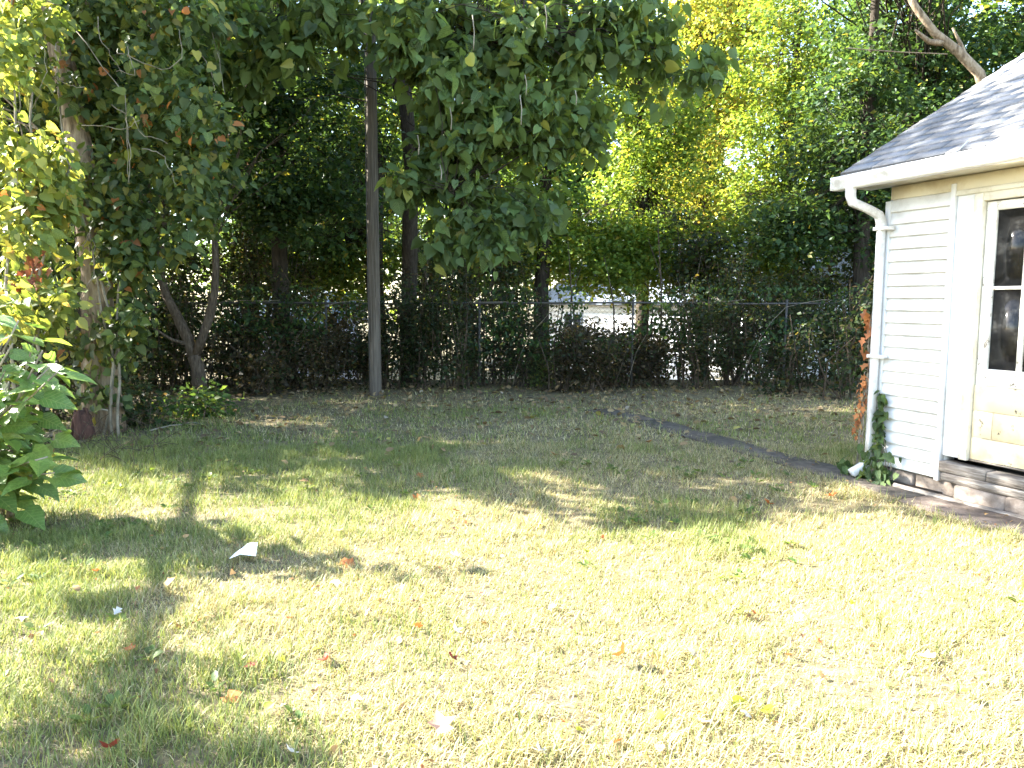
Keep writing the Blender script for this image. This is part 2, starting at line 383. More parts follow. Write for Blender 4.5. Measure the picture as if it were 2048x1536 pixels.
# ------------------------------------------------------------------ the ground
gx = np.concatenate([[-400, -150, -60, -35], np.arange(-24, 24.1, .5), [35, 60, 150, 400]]); gy = np.concatenate([[-150, -40, -15, -6], np.arange(-2, 30.1, .5), [40, 60, 120, 500]])
XX, YY = np.meshgrid(gx, gy, indexing='ij'); ZZ = ground_z(XX, YY)
ni, nj = XX.shape; ii = (np.arange(ni - 1)[:, None] * nj + np.arange(nj - 1)[None, :]).ravel()
link('ground', new_mesh('ground', np.stack([XX, YY, ZZ], -1).reshape(-1, 3), np.stack([ii, ii + nj, ii + nj + 1, ii + 1], 1), M['soil'], smooth=True), None, 'structure')

# the garage stands with its long wall along HU; HN points out of that wall
P0 = np.array([3.16, 6.6]); HA = R(22.8); HU = np.array([math.sin(HA), -math.cos(HA)]); HN = np.array([-math.cos(HA), -math.sin(HA)])
def house_uv(x, y):
    dx = np.asarray(x) - P0[0]; dy = np.asarray(y) - P0[1]
    return dx * HU[0] + dy * HU[1], dx * HN[0] + dy * HN[1]

# path of slabs along the garage and on towards the fence
path = link('path', None, None, 'structure')
s0 = -4.6; k = 0
while s0 < 4.5:
    ln = 1.05 + .5 * random.random(); a, b = s0, min(s0 + ln, 4.6); gap = .012
    wob = [random.uniform(-.02, .02) for _ in range(4)]
    o1 = .42 + .13 * max(0, a) if s0 > -.4 else .40; o2 = .42 + .13 * max(0, b) if s0 > -.4 else .40; i1 = .055 if s0 > -.35 else -.02
    cs = [(a + gap, i1 + wob[0]), (b - gap, i1 + wob[1]), (b - gap, o2 + wob[2]), (a + gap, o1 + wob[3])]
    V = []
    for u, v in cs:
        p = P0 + HU * u + HN * v; V.append((p[0], p[1], float(ground_z(*p)) + .012 + .006 * random.random()))
    V = V + [(x, y, z - .08) for x, y, z in V]
    me = new_mesh('slab', V, np.array([(0, 3, 2, 1), (0, 1, 5, 4), (1, 2, 6, 5), (2, 3, 7, 6), (3, 0, 4, 7)]), M['slab_brown' if s0 > -.6 else 'slab'])
    link('slab', me, path); s0 = b; k += 1

# ------------------------------------------------------------------ grass
def grass_field(name, n, y0, y1, hmin, hmax, wd, segs, seed):
    r = np.random.default_rng(seed)
    y = np.sqrt(y0 ** 2 + (y1 ** 2 - y0 ** 2) * r.random(n)); x = (r.random(n) * 2 - 1) * (.75 * y + 1.0)
    u, v = house_uv(x, y)
    bad = ((v < .33 + .13 * np.clip(u, 0, 4) + .10 * vnoise(u, v, .25, 6)) & (v > -4.9) & (u > -.25)) | ((np.abs(v - .19) < .05 + .22 * vnoise(u, v, .28, 5)) & (u > -4.6) & (u < 0))
    thin = vnoise(x, y, .22, 11)
    bare = np.clip((y - 9.5) / 3.0, 0, 1) * .85 + np.clip((-x - 3.2) / 1.5, 0, 1) * np.clip((y - 6) / 1.5, 0, 1) * .6
    keep = ~bad & (r.random(n) > bare) & (r.random(n) < .35 + 1.1 * thin); x, y, thin = x[keep], y[keep], thin[keep]; n = len(x)
    z = ground_z(x, y)
    # greener to the left and in the shaded middle, straw-dry to the right
    g = .62 * vnoise(x, y, 1.3, 3) + .38 * vnoise(x, y, .35, 4) + .16 * np.clip(-(x + .2) / 2.5, -1, 1) + .13 * np.exp(-((x - 1.2) / 1.6) ** 2 - ((y - 7.6) / 1.3) ** 2) + .10 * np.exp(-((y - 8.2) / 1.4) ** 2) - .10 * np.clip((y - 10) / 2, 0, 1) + .10 * np.exp(-((y - 6.3) / .5) ** 2) * (x < .6)
    pg = np.clip((g - .33) * 2.1, .14, .9); green = r.random(n) < pg
    straw = np.array([(.40, .352, .19), (.46, .41, .245), (.33, .29, .14), (.24, .185, .09)])[r.choice(4, n, p=[.35, .3, .25, .1])]
    grn = np.array([(.15, .19, .055), (.20, .235, .075), (.25, .27, .10), (.11, .15, .04)])[r.choice(4, n, p=[.3, .3, .25, .15])]
    col = np.where(green[:, None], grn, straw) * (.75 + .5 * r.random((n, 1)))
    tuft = np.clip(vnoise(x, y, .13, 31) * 2 - .75, 0, 1) * np.clip(vnoise(x, y, .6, 32) * 2 - .7, 0, 1)
    h = (1 + .9 * tuft) * (hmin + (hmax - hmin) * r.random(n) ** 1.6) * np.where(green, 1.15, .9) * (.7 + .6 * thin); tilt = np.where(green, .25 + .7 * r.random(n), .5 + 1.0 * r.random(n))
    az = r.random(n) * 2 * math.pi; dx, dy = np.cos(az), np.sin(az); sx, sy = -dy, dx
    wv = wd * (.6 + .8 * r.random(n)); V = []
    for t, wt in ((0, 1), (.55, .75), (1, 0))[:3 if segs == 2 else 3]:
        th = tilt * (.35 + .65 * t); ox = h * t * np.sin(th); oz = h * t * np.cos(th)
        cx = x + dx * ox; cy = y + dy * ox; cz = z + oz - .004
        if wt > 0:
            V.append(np.stack([cx + sx * wv * wt, cy + sy * wv * wt, cz], -1)); V.append(np.stack([cx - sx * wv * wt, cy - sy * wv * wt, cz], -1))
        else: V.append(np.stack([cx, cy, cz], -1))
    if segs == 1: V = [V[0], V[1], V[4]]; F = np.array([(0, 1, 2)])
    else: F = np.array([(0, 1, 3), (0, 3, 2), (2, 3, 4)])
    kv = len(V); V = np.stack(V, 1).reshape(-1, 3); F = (F[None] + (np.arange(n) * kv)[:, None, None]).reshape(-1, 3)
    o = link(name, new_mesh(name, V, F, M['grass'], np.repeat(col, kv, axis=0)), None, 'stuff')
    o['label'] = 'patchy lawn grass, straw-dry on one side and green on the other'; o['category'] = 'grass'
    return o
grass_field('grass', 340000, 1.9, 5.0, .022, .07, .0018, 2, 21)
grass_field('grass', 240000, 5.0, 8.2, .03, .08, .0028, 1, 22)
grass_field('grass', 140000, 8.2, 13.6, .03, .09, .005, 1, 23)

# ------------------------------------------------------------------ garage
gar = thing('garage', 'white clapboard garage with grey shingle roof, gutter and peeling cream door', 'garage', (P0[0], P0[1], 0), math.atan2(HU[1], HU[0]))
LX, LY = 4.2, 4.6   # local: x along the wall, y inwards, z up
wm = MB()
wm.box((0.01, .02, .12), (.66, .12, 2.5)).box((1.83, .02, .12), (LX, .12, 2.5)).box((.66, .02, 2.33), (1.83, .12, 2.5))
wm.box((0.01, .12, .12), (.11, LY, 2.5)).box((LX - .1, .12, .12), (LX, LY, 2.5)).box((.11, LY - .1, .12), (LX - .1, LY, 2.5))
wm.build('wall', M['siding'], gar)
fl = MB().box((.12, .13, .05), (LX - .11, LY - .11, .14)).build('floor', M['dark'], gar)
# gable ends
for gx0 in (0.01, LX - .1):
    V = [(gx0, .0, 2.5), (gx0, LY, 2.5), (gx0, LY / 2, 3.9), (gx0 + .09, 0, 2.5), (gx0 + .09, LY, 2.5), (gx0 + .09, LY / 2, 3.9)]
    m = MB(); m.add(V, [(0, 3, 5, 2), (1, 2, 5, 4)], [(0, 2, 1), (3, 4, 5)]); m.build('gable', M['siding'], gar)
# clapboards: one board per course
row = .1015; z0 = .135
def board(x0, x1, z, nm='clapboard'):
    m = MB(); t = .027
    m.extrude([(.018, z), (-t, z), (-t + .004, z + .012), (-.004, z + row + .012), (.018, z + row + .012)], x0, x1, random.uniform(-.0015, .0015)); return m.build(nm, M['siding'], gar)
nrow = 22
for i in range(nrow): board(.052, .606, z0 + i * row)
for i in range(nrow): board(1.98, LX - .05, z0 + i * row)
MB().box((.0, -.028, .12), (.05, .02, 2.36)).build('corner_board', M['white'], gar, bevel=.003)
MB().box((LX - .048, -.028, .12), (LX, .02, 2.36)).build('corner_board', M['white'], gar, bevel=.003)
MB().box((.608, -.036, .115), (.648, .018, 2.425)).build('trim_strip', M['white'], gar, bevel=.003)
MB().box((.65, -.012, .325), (.80, .018, 2.33)).build('trim_board', M['white'], gar, bevel=.002)
MB().box((1.83, -.012, .325), (1.975, .018, 2.33)).build('trim_board', M['white'], gar, bevel=.002)
MB().box((.05, -.024, 2.37), (LX, .018, 2.475)).build('frieze_board', M['soffit'], gar, bevel=.003)
# door frame and door
MB().box((.80, -.03, .32), (.868, .10, 2.33)).build('door_jamb', M['cream'], gar, bevel=.004)
MB().box((1.762, -.03, .32), (1.83, .10, 2.33)).build('door_jamb', M['cream'], gar, bevel=.004)
MB().box((.65, -.034, 2.331), (1.975, .10, 2.368)).build('door_head', M['cream'], gar, bevel=.003)
MB().box((.868, -.02, 2.27), (1.762, .10, 2.331)).build('door_head', M['cream'], gar, bevel=.003)
door = link('door', None, gar)
dx0, dx1, dy0, dy1 = .874, 1.756, .012, .052
for a, b in ((dx0, .954), (1.676, dx1)): MB().box((a, dy0, .335), (b, dy1, 2.262)).build('stile', M['doorwhite'], door, bevel=.004)
MB().box((.955, dy0 + .001, 2.195), (1.675, dy1, 2.262)).build('rail', M['doorwhite'], door, bevel=.004)
MB().box((.955, dy0 + .001, .905), (1.675, dy1, 1.03)).build('rail', M['doorwhite'], door, bevel=.004)
pw = .2133
for j in range(3):
    xa = .955 + j * (pw + .04)
    if j: MB().box((xa - .04, dy0 + .004, 1.03), (xa, dy1 - .004, 2.195)).build('muntin', M['doorwhite'], door, bevel=.005)
    for zb, zt in ((1.03, 1.617), (1.643, 2.195)):
        MB().box((xa - .004, .034, zb - .004), (xa + pw + .004, .038, zt + .004)).build('pane', M['glass'], door)
    MB().box((xa, dy0 + .004, 1.617), (xa + pw, dy1 - .004, 1.643)).build('muntin', M['doorwhite'], door, bevel=.004)
# cream boards under the window, cracked apart in uneven pieces
zb = .335; rows = [.17, .205, .195]
for q, hh in enumerate(rows):
    x = dx0 - .002; first = [.62, .16, .40][q]
    cuts = [x, x + first, dx1 + .002] if q != 1 else [x, x + first, x + first + .30, dx1 + .002]
    for a, b in zip(cuts[:-1], cuts[1:]):
        if b - a < .02: continue
        d = random.uniform(-.002, .003)
        MB().box((a + .0015, dy0 - .008 + d, zb + .002), (b - .0015, dy0 + .03, zb + hh - .0015)).build('door_board', M['doorcream'], door, bevel=.0015)
    zb += hh
MB().box((dx0 - .002, dy0 - .014, .322), (dx1 + .002, dy1, .334)).build('bottom_rail', M['oldwood'], door)
MB().box((1.70, -.035, 1.0), (1.72, dy0, 1.02)).tube([(1.71, -.045, 1.01), (1.71, -.02, 1.01)], [.028, .02], 10).build('handle', M['galv'], door)
MB().box((.70, .30, .15), (1.95, .32, 2.4)).build('added_dark_panel', M['dark'], gar)  # dark panel added behind the door so the sunlit interior stays hidden
# weathered sill timbers and foundation under the door and wall
MB().box((.652, -.05, .20), (1.05, .10, .282), .004).build('sill_timber', M['oldwood'], gar, bevel=.008)
MB().box((1.055, -.06, .21), (1.98, .10, .275), .004).build('sill_timber', M['oldwood'], gar, bevel=.008)
MB().box((.70, -.085, .13), (1.95, .09, .197), .005).build('sill_timber', M['oldwood'], gar, bevel=.008)
x = .02
while x < LX - .05:
    l = random.uniform(.26, .44); x1 = min(x + l, LX - .01)
    f = -.10 if .6 < x < 1.95 else .0
    MB().box((x + .006, f + random.uniform(-.012, .012), -.12), (x1 - .006, .14, .128 - (.002 if f else .01)), .006).build('foundation_stone', M['stone'], gar, bevel=.015)
    x = x1
MB().box((.35, -.19, -.06), (2.2, -.15, .045), .006).build('edging_plank', M['oldwood'], gar, bevel=.006)
# eaves
OV = .30; EZ = 2.52; SL = math.tan(R(29.5)); RX0, RX1 = -.2, LX + .2
MB().box((RX0 + .02, -OV + .012, 2.478), (RX1, .0, 2.49)).build('soffit', M['soffit'], gar)
MB().box((RX0, -OV - .012, 2.478), (RX1, -OV + .010, 2.60)).build('fascia', M['white'], gar)
tilt = .05   # the gutter falls to the downspout
gp = [(-OV - .014, 2.595), (-OV - .014, 2.485), (-OV - .085, 2.485), (-OV - .095, 2.50), (-OV - .10, 2.535), (-OV - .122, 2.56), (-OV - .126, 2.592), (-OV - .112, 2.595), (-OV - .112, 2.585), (-OV - .085, 2.53), (-OV - .08, 2.50), (-OV - .03, 2.50), (-OV - .03, 2.595)]
gp = [(y, z - .03) for y, z in gp]
gut = MB(); V = [(RX0 - .02, y, z) for y, z in gp] + [(RX1, y, z + tilt) for y, z in gp]; k = len(gp)
gut.add(V, [(q, (q + 1) % k, k + (q + 1) % k, k + q) for q in range(k)])
gut.box((RX0 - .025, -OV - .12, 2.458), (RX0 - .018, -OV - .014, 2.56)).build('gutter', M['gutter'], gar)
for xs in (.9, 1.6, 2.6):
    MB().tube([(xs, -OV - .11, 2.575 + .01 * xs), (xs, -OV - .05, 2.60 + .01 * xs), (xs - .02, -OV + .06, 2.68)], .004, 5).build('gutter_strap', M['gutter'], gar)
# downspout with its elbows
xd = .012
ds = link('downspout', None, gar)
MB().tube([(xd - .06, -OV - .07, 2.50), (xd - .06, -OV - .07, 2.40), (xd - .05, -OV - .055, 2.345), (xd - .02, -.20, 2.29), (xd, -.115, 2.25), (xd, -.082, 2.20), (xd, -.075, 2.13)], .048, 4, square=True).build('elbow', M['gutter'], ds, bevel=.008)
MB().tube([(xd, -.075, 2.16), (xd, -.074, 1.2), (xd - .005, -.076, .17)], .041, 4, square=True).build('pipe', M['gutter'], ds, bevel=.008)
MB().tube([(xd - .005, -.076, .20), (xd - .006, -.08, .15), (xd - .03, -.13, .10), (xd - .055, -.22, .045)], [.045, .045, .047, .049], 4, square=True).build('elbow', M['gutter'], ds, bevel=.008)
for zz in (2.12, 1.05): MB().box((xd - .05, -.118, zz), (xd + .10, -.03, zz + .03)).build('strap', M['gutter'], ds, bevel=.004)
# roof
ry0, rz0 = -OV - .035, 2.60; yr = LY / 2; rzr = rz0 + (yr - ry0) * SL
roof = link('roof', None, gar)
m = MB(); th = .03
m.add([(RX0, ry0, rz0 - th), (RX1, ry0, rz0 - th), (RX1, yr, rzr - th), (RX0, yr, rzr - th), (RX0, ry0, rz0), (RX1, ry0, rz0), (RX1, yr, rzr), (RX0, yr, rzr)], [(3, 2, 1, 0), (4, 5, 6, 7), (0, 1, 5, 4), (1, 2, 6, 5), (2, 3, 7, 6), (3, 0, 4, 7)])
m.add([(RX0, LY - ry0, rz0 - th), (RX1, LY - ry0, rz0 - th), (RX1, yr + .001, rzr - th), (RX0, yr + .001, rzr - th), (RX0, LY - ry0, rz0), (RX1, LY - ry0, rz0), (RX1, yr + .001, rzr), (RX0, yr + .001, rzr)], [(0, 1, 2, 3), (7, 6, 5, 4), (4, 5, 1, 0), (5, 6, 2, 1), (6, 7, 3, 2), (7, 4, 0, 3)])
m.build('deck', M['shingle'], roof)
for gx0 in (RX0, RX1 - .025):
    m = MB(); m.add([(gx0 - .002, ry0 + .02, rz0 - .11), (gx0 - .002, yr, rzr - .11), (gx0 - .002, yr, rzr - .031), (gx0 - .002, ry0 + .02, rz0 - .031)] + [(gx0 + .027, ry0 + .02, rz0 - .11), (gx0 + .027, yr, rzr - .11), (gx0 + .027, yr, rzr - .031), (gx0 + .027, ry0 + .02, rz0 - .031)], [(0, 1, 2, 3)[::-1], (4, 5, 6, 7), (0, 1, 5, 4), (1, 2, 6, 5), (2, 3, 7, 6), (3, 0, 4, 7)]); m.build('rake_board', M['white'], roof)
ca, sa = math.cos(R(29.5)), math.sin(R(29.5)); slope_len = (yr - ry0) / ca; expo = .145; tabw = .325
ncr = int(slope_len / expo); shm = []
for v in range(4):
    jx = lambda: random.uniform(-.004, .004)
    m = MB(); x0, x1 = .003, tabw - .003; tv = [(x0, -.004 + jx(), .0), (x1, -.004 + jx(), .0), (x1, expo + .012, -.001), (x0, expo + .012, -.001)]
    V = [(x, y * ca - (z + .008 - y * .03) * sa, y * sa + (z + .008 - y * .03) * ca) for x, y, z in tv] + [(x, y * ca - .001 * sa, y * sa + .001 * ca) for x, y, z in tv]
    m.add(V, [(0, 1, 2, 3), (0, 4, 5, 1), (1, 5, 6, 2), (3, 2, 6, 7), (0, 3, 7, 4)]); shm.append(m.mesh('shingle', M['shingle']))
cnt = 0
for r_ in range(ncr):
    xo = RX0 - (tabw / 2 if r_ % 2 else 0) + (r_ % 3) * .04
    while xo < RX1 - .05:
        xa = max(xo, RX0 + .001)
        if cnt < 300 and xo + tabw > RX0 + .04:
            o = link('shingle', shm[random.randrange(4)], roof, loc=(xa, ry0 + r_ * expo * ca, rz0 + r_ * expo * sa))
            o.scale = ((min(xo + tabw, RX1) - xa) / tabw, 1, 1); cnt += 1
        xo += tabw
MB().extrude([(yr - .12, rzr - .12 * SL + .012), (yr, rzr + .02), (yr + .12, rzr - .12 * SL + .012), (yr, rzr + .005)], RX0, RX1).build('ridge_cap', M['shingle'], roof)

# ivy on the corner, and a dried orange creeper beside it
def loc2w(u, v, z): p = P0 + HU * u + HN * v; return np.array([p[0], p[1], z])
iv = thing('ivy', 'green ivy climbing the garage corner beside the downspout foot', 'ivy', tuple(loc2w(.06, .1, 0)))
b0 = loc2w(.06, .1, 0); inv = np.array([*b0])
st = MB(); P = []
for q in range(9):
    top = .75 - q * .07 if q < 7 else .3; pts = [loc2w(.05 + .05 * random.random(), .06, 0), loc2w(.07 + .03 * q * random.random(), .06 + .02 * random.random(), top * .5), loc2w(.06 + .02 * q * random.random(), .05, top)]
    st.tube(sample_line(pts, 6) - inv, .004, 4)
st.build('stem', M['twig'], iv)
for q in range(150):
    z = .75 * random.random() ** 1.7; wdt = .03 + .30 * max(0, .42 - z); u = .085 + random.gauss(0, .02) + wdt * random.random() ; v = .05 + .10 * random.random() * (1.1 - z)
    P.append(loc2w(u if z > .3 else u + random.gauss(-.02, .09), v + (.1 * random.random() if z < .2 else 0), z + .03))
for q in range(26): P.append(loc2w(random.gauss(-.12, .07), random.uniform(.08, .22), random.uniform(.03, .16)))
P = np.array(P) - inv; n = len(P); out = np.array([HN[0], HN[1], .35])
leaf_parts(iv, P, np.array([0, 0, -.8]) + rng.normal(0, .5, (n, 3)), out + rng.normal(0, .35, (n, 3)), .05 + .045 * rng.random(n), [(4, (.045, .09, .04)), (3, (.07, .13, .05)), (1, (.12, .19, .07))], 'heart')
cr = thing('dried_creeper', 'withered orange creeper hanging behind the downspout', 'creeper', tuple(loc2w(-.12, .02, 0)))
c0 = loc2w(-.12, .02, 0); st = MB()
for q in range(5): st.tube(sample_line([loc2w(-.16 + .02 * q, .06, 0), loc2w(-.13 + .012 * q, .05, .6), loc2w(-.06, .05, 1.0), loc2w(-.05 - .02 * q, .05, 1.55 - .2 * q)], 9) - c0 + rng.normal(0, .008, (9, 3)), .004, 4)
st.build('stem', M['twig'], cr)
P = np.array([loc2w(-.09 + random.gauss(0, .022) + .03 * (1.4 - z), .05 + .05 * random.random(), z) for z in [1.46, 1.43, 1.40, 1.38, 1.35, 1.32, 1.29, 1.27, 1.22, 1.14, 1.1, 1.0, .98]] + [loc2w(-.10 - .09 * (.8 - z) + random.gauss(0, .025), .07, z) for z in np.linspace(.35, .9, 40)]) - c0; n = len(P)
leaf_parts(cr, P, np.array([0, 0, -1]) + rng.normal(0, .5, (n, 3)), out + rng.normal(0, .5, (n, 3)), np.where(np.arange(n) < 13, .10, .06) * (.8 + .4 * rng.random(n)), [(3, (.42, .17, .06)), (2, (.30, .12, .05)), (1, (.36, .22, .10))], 'lobed', mat='dry')

# ------------------------------------------------------------------ utility pole
pb = G(751, 790)
pole = thing('utility_pole', 'weathered grey wooden utility pole at the back of the lawn', 'pole', tuple(pb))
pp = np.array([(0, 0, -.3), (0, 0, .2), (.01, 0, 2), (.03, 0, 5), (.06, 0, 8.6)]); MB().tube(sample_line(pp, 22), np.linspace(.102, .068, 22), 16, wob=.012).build('shaft', M['polewood'], pole, True)
MB().tube(sample_line([(-.075, -.07, 0), (-.07, -.068, 3), (-.03, -.06, 8.4)], 10), .008, 5).build('ground_wire', M['galv'], pole)
for a in range(5):   # drying cracks
    an = -1.57 + .45 * (a - 2); z1 = .5 + a * .35
    MB().tube([(math.cos(an) * .097, math.sin(an) * .097, z1), (math.cos(an) * .094, math.sin(an) * .094, z1 + .7)], .0035, 4).build('crack', M['bark_dark'], pole)

# ------------------------------------------------------------------ chain link fence
FY = 13.4; fz = float(ground_z(0, FY)); fx0, fx1 = -12.0, 12.0; FT = 1.50
fen = thing('chain_link_fence', 'sagging galvanised chain-link fence running in front of the thicket', 'fence', (0, FY, fz))
fp = PX(958, 690, FY)[0]; xs = [fp + 2.66 * i for i in range(-5, 5)]
for x_ in xs: MB().tube([(x_, 0, -.2), (x_ + .01, 0, FT + .05)], .021 if abs(x_ - fp) > .1 else .024, 8).build('post', M['galv'], fen, True)
MB().tube(sample_line([(fx0 + (fx1 - fx0) * i / 12, .0, FT - .015 + .012 * math.sin(i * 2.1)) for i in range(13)], 40), .017, 8).build('top_rail', M['galv'], fen, True)
m = MB(); st_ = .075; V = []; Q = []
for sgn in (1, -1):
    for i in range(int((fx1 - fx0 + FT) / st_)):
        xa = fx0 - (FT if sgn > 0 else 0) + i * st_; a = np.array([xa, .022 + .002 * sgn, .03]); b = np.array([xa + sgn * FT * .95, .022 + .002 * sgn, FT - .03]); k0 = len(V); dd = .0013
        V += [a + (-dd, 0, 0), a + (dd, 0, 0), b + (dd, 0, 0), b + (-dd, 0, 0)]; Q.append((k0, k0 + 1, k0 + 2, k0 + 3))
m.add(V, Q); m.build('wire_mesh', M['rusty'], fen, kind='stuff')

# ------------------------------------------------------------------ houses beyond the fence
def far_house(name, label, x0, x1, y, depth, zb, ze, wallm, roofm, wins, rz=0):
    h = thing(name, label, 'house', ((x0 + x1) / 2, y, zb), rz); W = (x1 - x0) / 2; hh = ze - zb
    MB().box((-W, 0, 0), (W, depth, hh)).build('wall', wallm, h)
    i = 0
    while i * .22 < hh - .1:
        MB().box((-W - .012, -.022, i * .22), (W + .012, -.002, i * .22 + .205)).build('siding_board', wallm, h); i += 1
    m = MB(); rz = depth / 2 * math.tan(R(31)); o = .35; dz = o * math.tan(R(31))
    m.add([(-W - .3, -o, hh - dz), (W + .3, -o, hh - dz), (W + .3, depth / 2, hh + rz), (-W - .3, depth / 2, hh + rz), (W + .3, depth + o, hh - dz), (-W - .3, depth + o, hh - dz), (-W - .3, -o, hh - dz + .12), (W + .3, -o, hh - dz + .12), (W + .3, depth / 2, hh + rz + .14), (-W - .3, depth / 2, hh + rz + .14), (W + .3, depth + o, hh - dz + .12), (-W - .3, depth + o, hh - dz + .12)],
          [(6, 7, 8, 9), (9, 8, 10, 11), (0, 1, 7, 6), (0, 3, 2, 1), (3, 5, 4, 2), (5, 11, 10, 4), (1, 2, 8, 7), (2, 4, 10, 8), (0, 6, 9, 3), (3, 9, 11, 5)]); m.build('roof', roofm, h)
    for wx, wz, ww, wh in wins:
        f = MB().box((wx, -.06, wz), (wx + ww, -.024, wz + wh)).build('window', M['white'], h)
        for k in range(2): MB().box((wx + .06 + k * (ww / 2 - .03), -.066, wz + .06), (wx + ww / 2 - .03 + k * (ww / 2 - .03), -.061, wz + wh - .06)).build('pane', M['glass'], f)
far_house('neighbour_house', 'white sided house with blue-grey roof seen through the thicket', -.2, 10.2, 28.5, 8, -1.4, 1.52, M['far_white'], M['bluewall'], [(-4.2, 1.1, 1.0, 1.3), (3.4, 1.1, 1.0, 1.3)], R(-47))
far_house('neighbour_shed', 'small lavender-grey shed half hidden beyond the fence', -8.6, -5.4, 24.5, 2.6, -1.4, .9, M['lavender'], M['bluewall'], [(.6, 1.2, .7, .8)])

# ------------------------------------------------------------------ the vine-hung tree at the left
def gz(x, y): return float(ground_z(x, y))
def at(px, py, y): return tuple(PX(px, py, y))
vt = [(-4.72, 8.8, 0), at(192, 740, 8.8), at(186, 560, 8.8), at(165, 330, 8.8), at(140, 200, 8.8), (-5.2, 8.9, 5.2), (-5.35, 9.2, 8.6)]
tree_v = make_tree('vine_clad_tree', 'pale-barked tree hung with vines at the left lawn edge', vt, .19, .06,
    [((-5.5, 9.5, 8.2), (1.7, 1.2, 2.0), 60), ((-4.3, 9.3, 5.6), (1.6, .9, 1.5), 38), ((-6.3, 9.3, 5.4), (1.2, 1.0, 1.4), 34), ((-5.6, 8.75, 7.0), (1.2, .65, 1.7), 22), ((-6.6, 9.0, 4.6), (1.2, .55, 1.1), 26), ((-5.5, 7.95, 6.3), (1.1, .6, 1.4), 17), ((-6.0, 8.3, 8.0), (1.4, .7, 1.2), 18)], 85, .12, MID, 'small', 'bark_pale', parts=0, spread=.5,
    limbs=[([(-5.1, 8.85, 4.0), (-4.6, 9.0, 5.0), (-3.9, 9.1, 5.8)], .07, .02), ([(-5.2, 8.9, 5.0), (-5.9, 9.1, 5.8), (-6.6, 9.2, 6.4)], .07, .02)])

def vine(name, label, base, clumps, per, size, palette, spread, tendrils, parts, shape='heart', droop=.9, cat='vine', stems=()):
    root = thing(name, label, cat, tuple(base)); b = np.array(base, float)
    for s in stems: MB().tube(sample_line(s, 14) - b + rng.normal(0, .012, (14, 3)), np.linspace(.018, .007, 14), 5).build('stem', M['twig'], root, True)
    for s in tendrils: MB().tube(sample_line(s, 12) - b + rng.normal(0, .008, (12, 3)), np.linspace(.006, .003, 12), 4).build('tendril', M['twig'], root, True)
    cl = np.array(clumps) - b
    P, D, N, S, col = leaf_cloud(cl, per, spread, size, palette, shape, droop, 1.0)
    N[:, 1] -= .7; N[:, 2] -= .2
    if parts:
        wp = P + b; ok = (np.abs(wp[:, 0] / wp[:, 1]) < .68) & (wp[:, 2] < CAM_H + .40 * wp[:, 1]); order = np.argsort(np.where(ok, wp[:, 1] / S, 1e9))[:parts]
        leaf_parts(root, P[order], D[order], N[order], S[order], palette, shape); keep = np.ones(len(P), bool); keep[order] = False; P, D, N, S, col = [a[keep] for a in (P, D, N, S, col)]
    V, F, cc = leaf_arrays(P, D, N, S, col, shape); link('foliage', new_mesh('foliage', V, F, M['leaf'], cc), root, 'stuff'); return root
# creeper wrapped round the trunk, bark left bare in two places
cl = []
for q in range(70):
    py = random.uniform(-60, 860); bare = 235 < py < 335 or 470 < py < 640
    px = 175 + .03 * (py - 300) + random.gauss(0, 26) + (random.choice([-62, 66]) if bare else 0)
    cl.append(at(px, py, 8.55 + .35 * random.random() + (.25 if bare else 0)))
for q in range(58): cl.append(at(random.uniform(215, 420), random.uniform(-20, 500), random.uniform(8.3, 9.2)))
for q in range(16): cl.append(at(random.uniform(225, 262), random.uniform(380, 700), 8.5))
for q in range(14): cl.append(at(random.uniform(380, 470), random.uniform(180, 480), random.uniform(8.9, 9.6)))
def bend(pts, y): return [at(a, b, y) for a, b in pts]
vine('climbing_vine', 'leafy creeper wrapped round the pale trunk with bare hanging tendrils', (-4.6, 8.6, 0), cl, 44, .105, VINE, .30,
     [bend([(250, 80), (270, 150), (232, 140)], 8.2), bend([(150, 60), (250, 190), (255, 270), (258, 370)], 8.2), bend([(195, 30), (200, 80), (235, 130), (245, 150)], 8.3), bend([(95, 70), (92, 150), (68, 215)], 8.1),
      bend([(100, 150), (140, 172), (168, 175)], 8.1), bend([(165, 252), (205, 250), (245, 260), (280, 240)], 8.2), bend([(235, 105), (335, 140), (370, 110), (356, 60)], 8.3), bend([(225, 210), (265, 235), (285, 268), (335, 285)], 8.2),
      bend([(285, 295), (325, 310), (352, 370)], 8.2), bend([(260, 215), (250, 230), (262, 300), (255, 365)], 8.15), bend([(410, 0), (440, 130), (450, 190)], 9.2), bend([(400, 100), (425, 150), (432, 190)], 9.2),
      bend([(185, 455), (150, 520), (120, 545)], 8.25), bend([(205, 535), (217, 560), (220, 580)], 8.3), bend([(190, 480), (187, 550), (150, 620)], 8.3)], 300,
     stems=[[(-4.6, 8.55, 0), at(232, 700, 8.5), at(215, 600, 8.5), at(160, 430, 8.45), at(125, 280, 8.5), at(110, 60, 8.6)], [(-4.5, 8.5, 0), at(222, 690, 8.45), at(208, 640, 8.45), at(180, 470, 8.4), at(160, 400, 8.5)], [(-4.4, 8.5, 0), at(236, 650, 8.5), at(235, 560, 8.5), at(245, 380, 8.6)]])
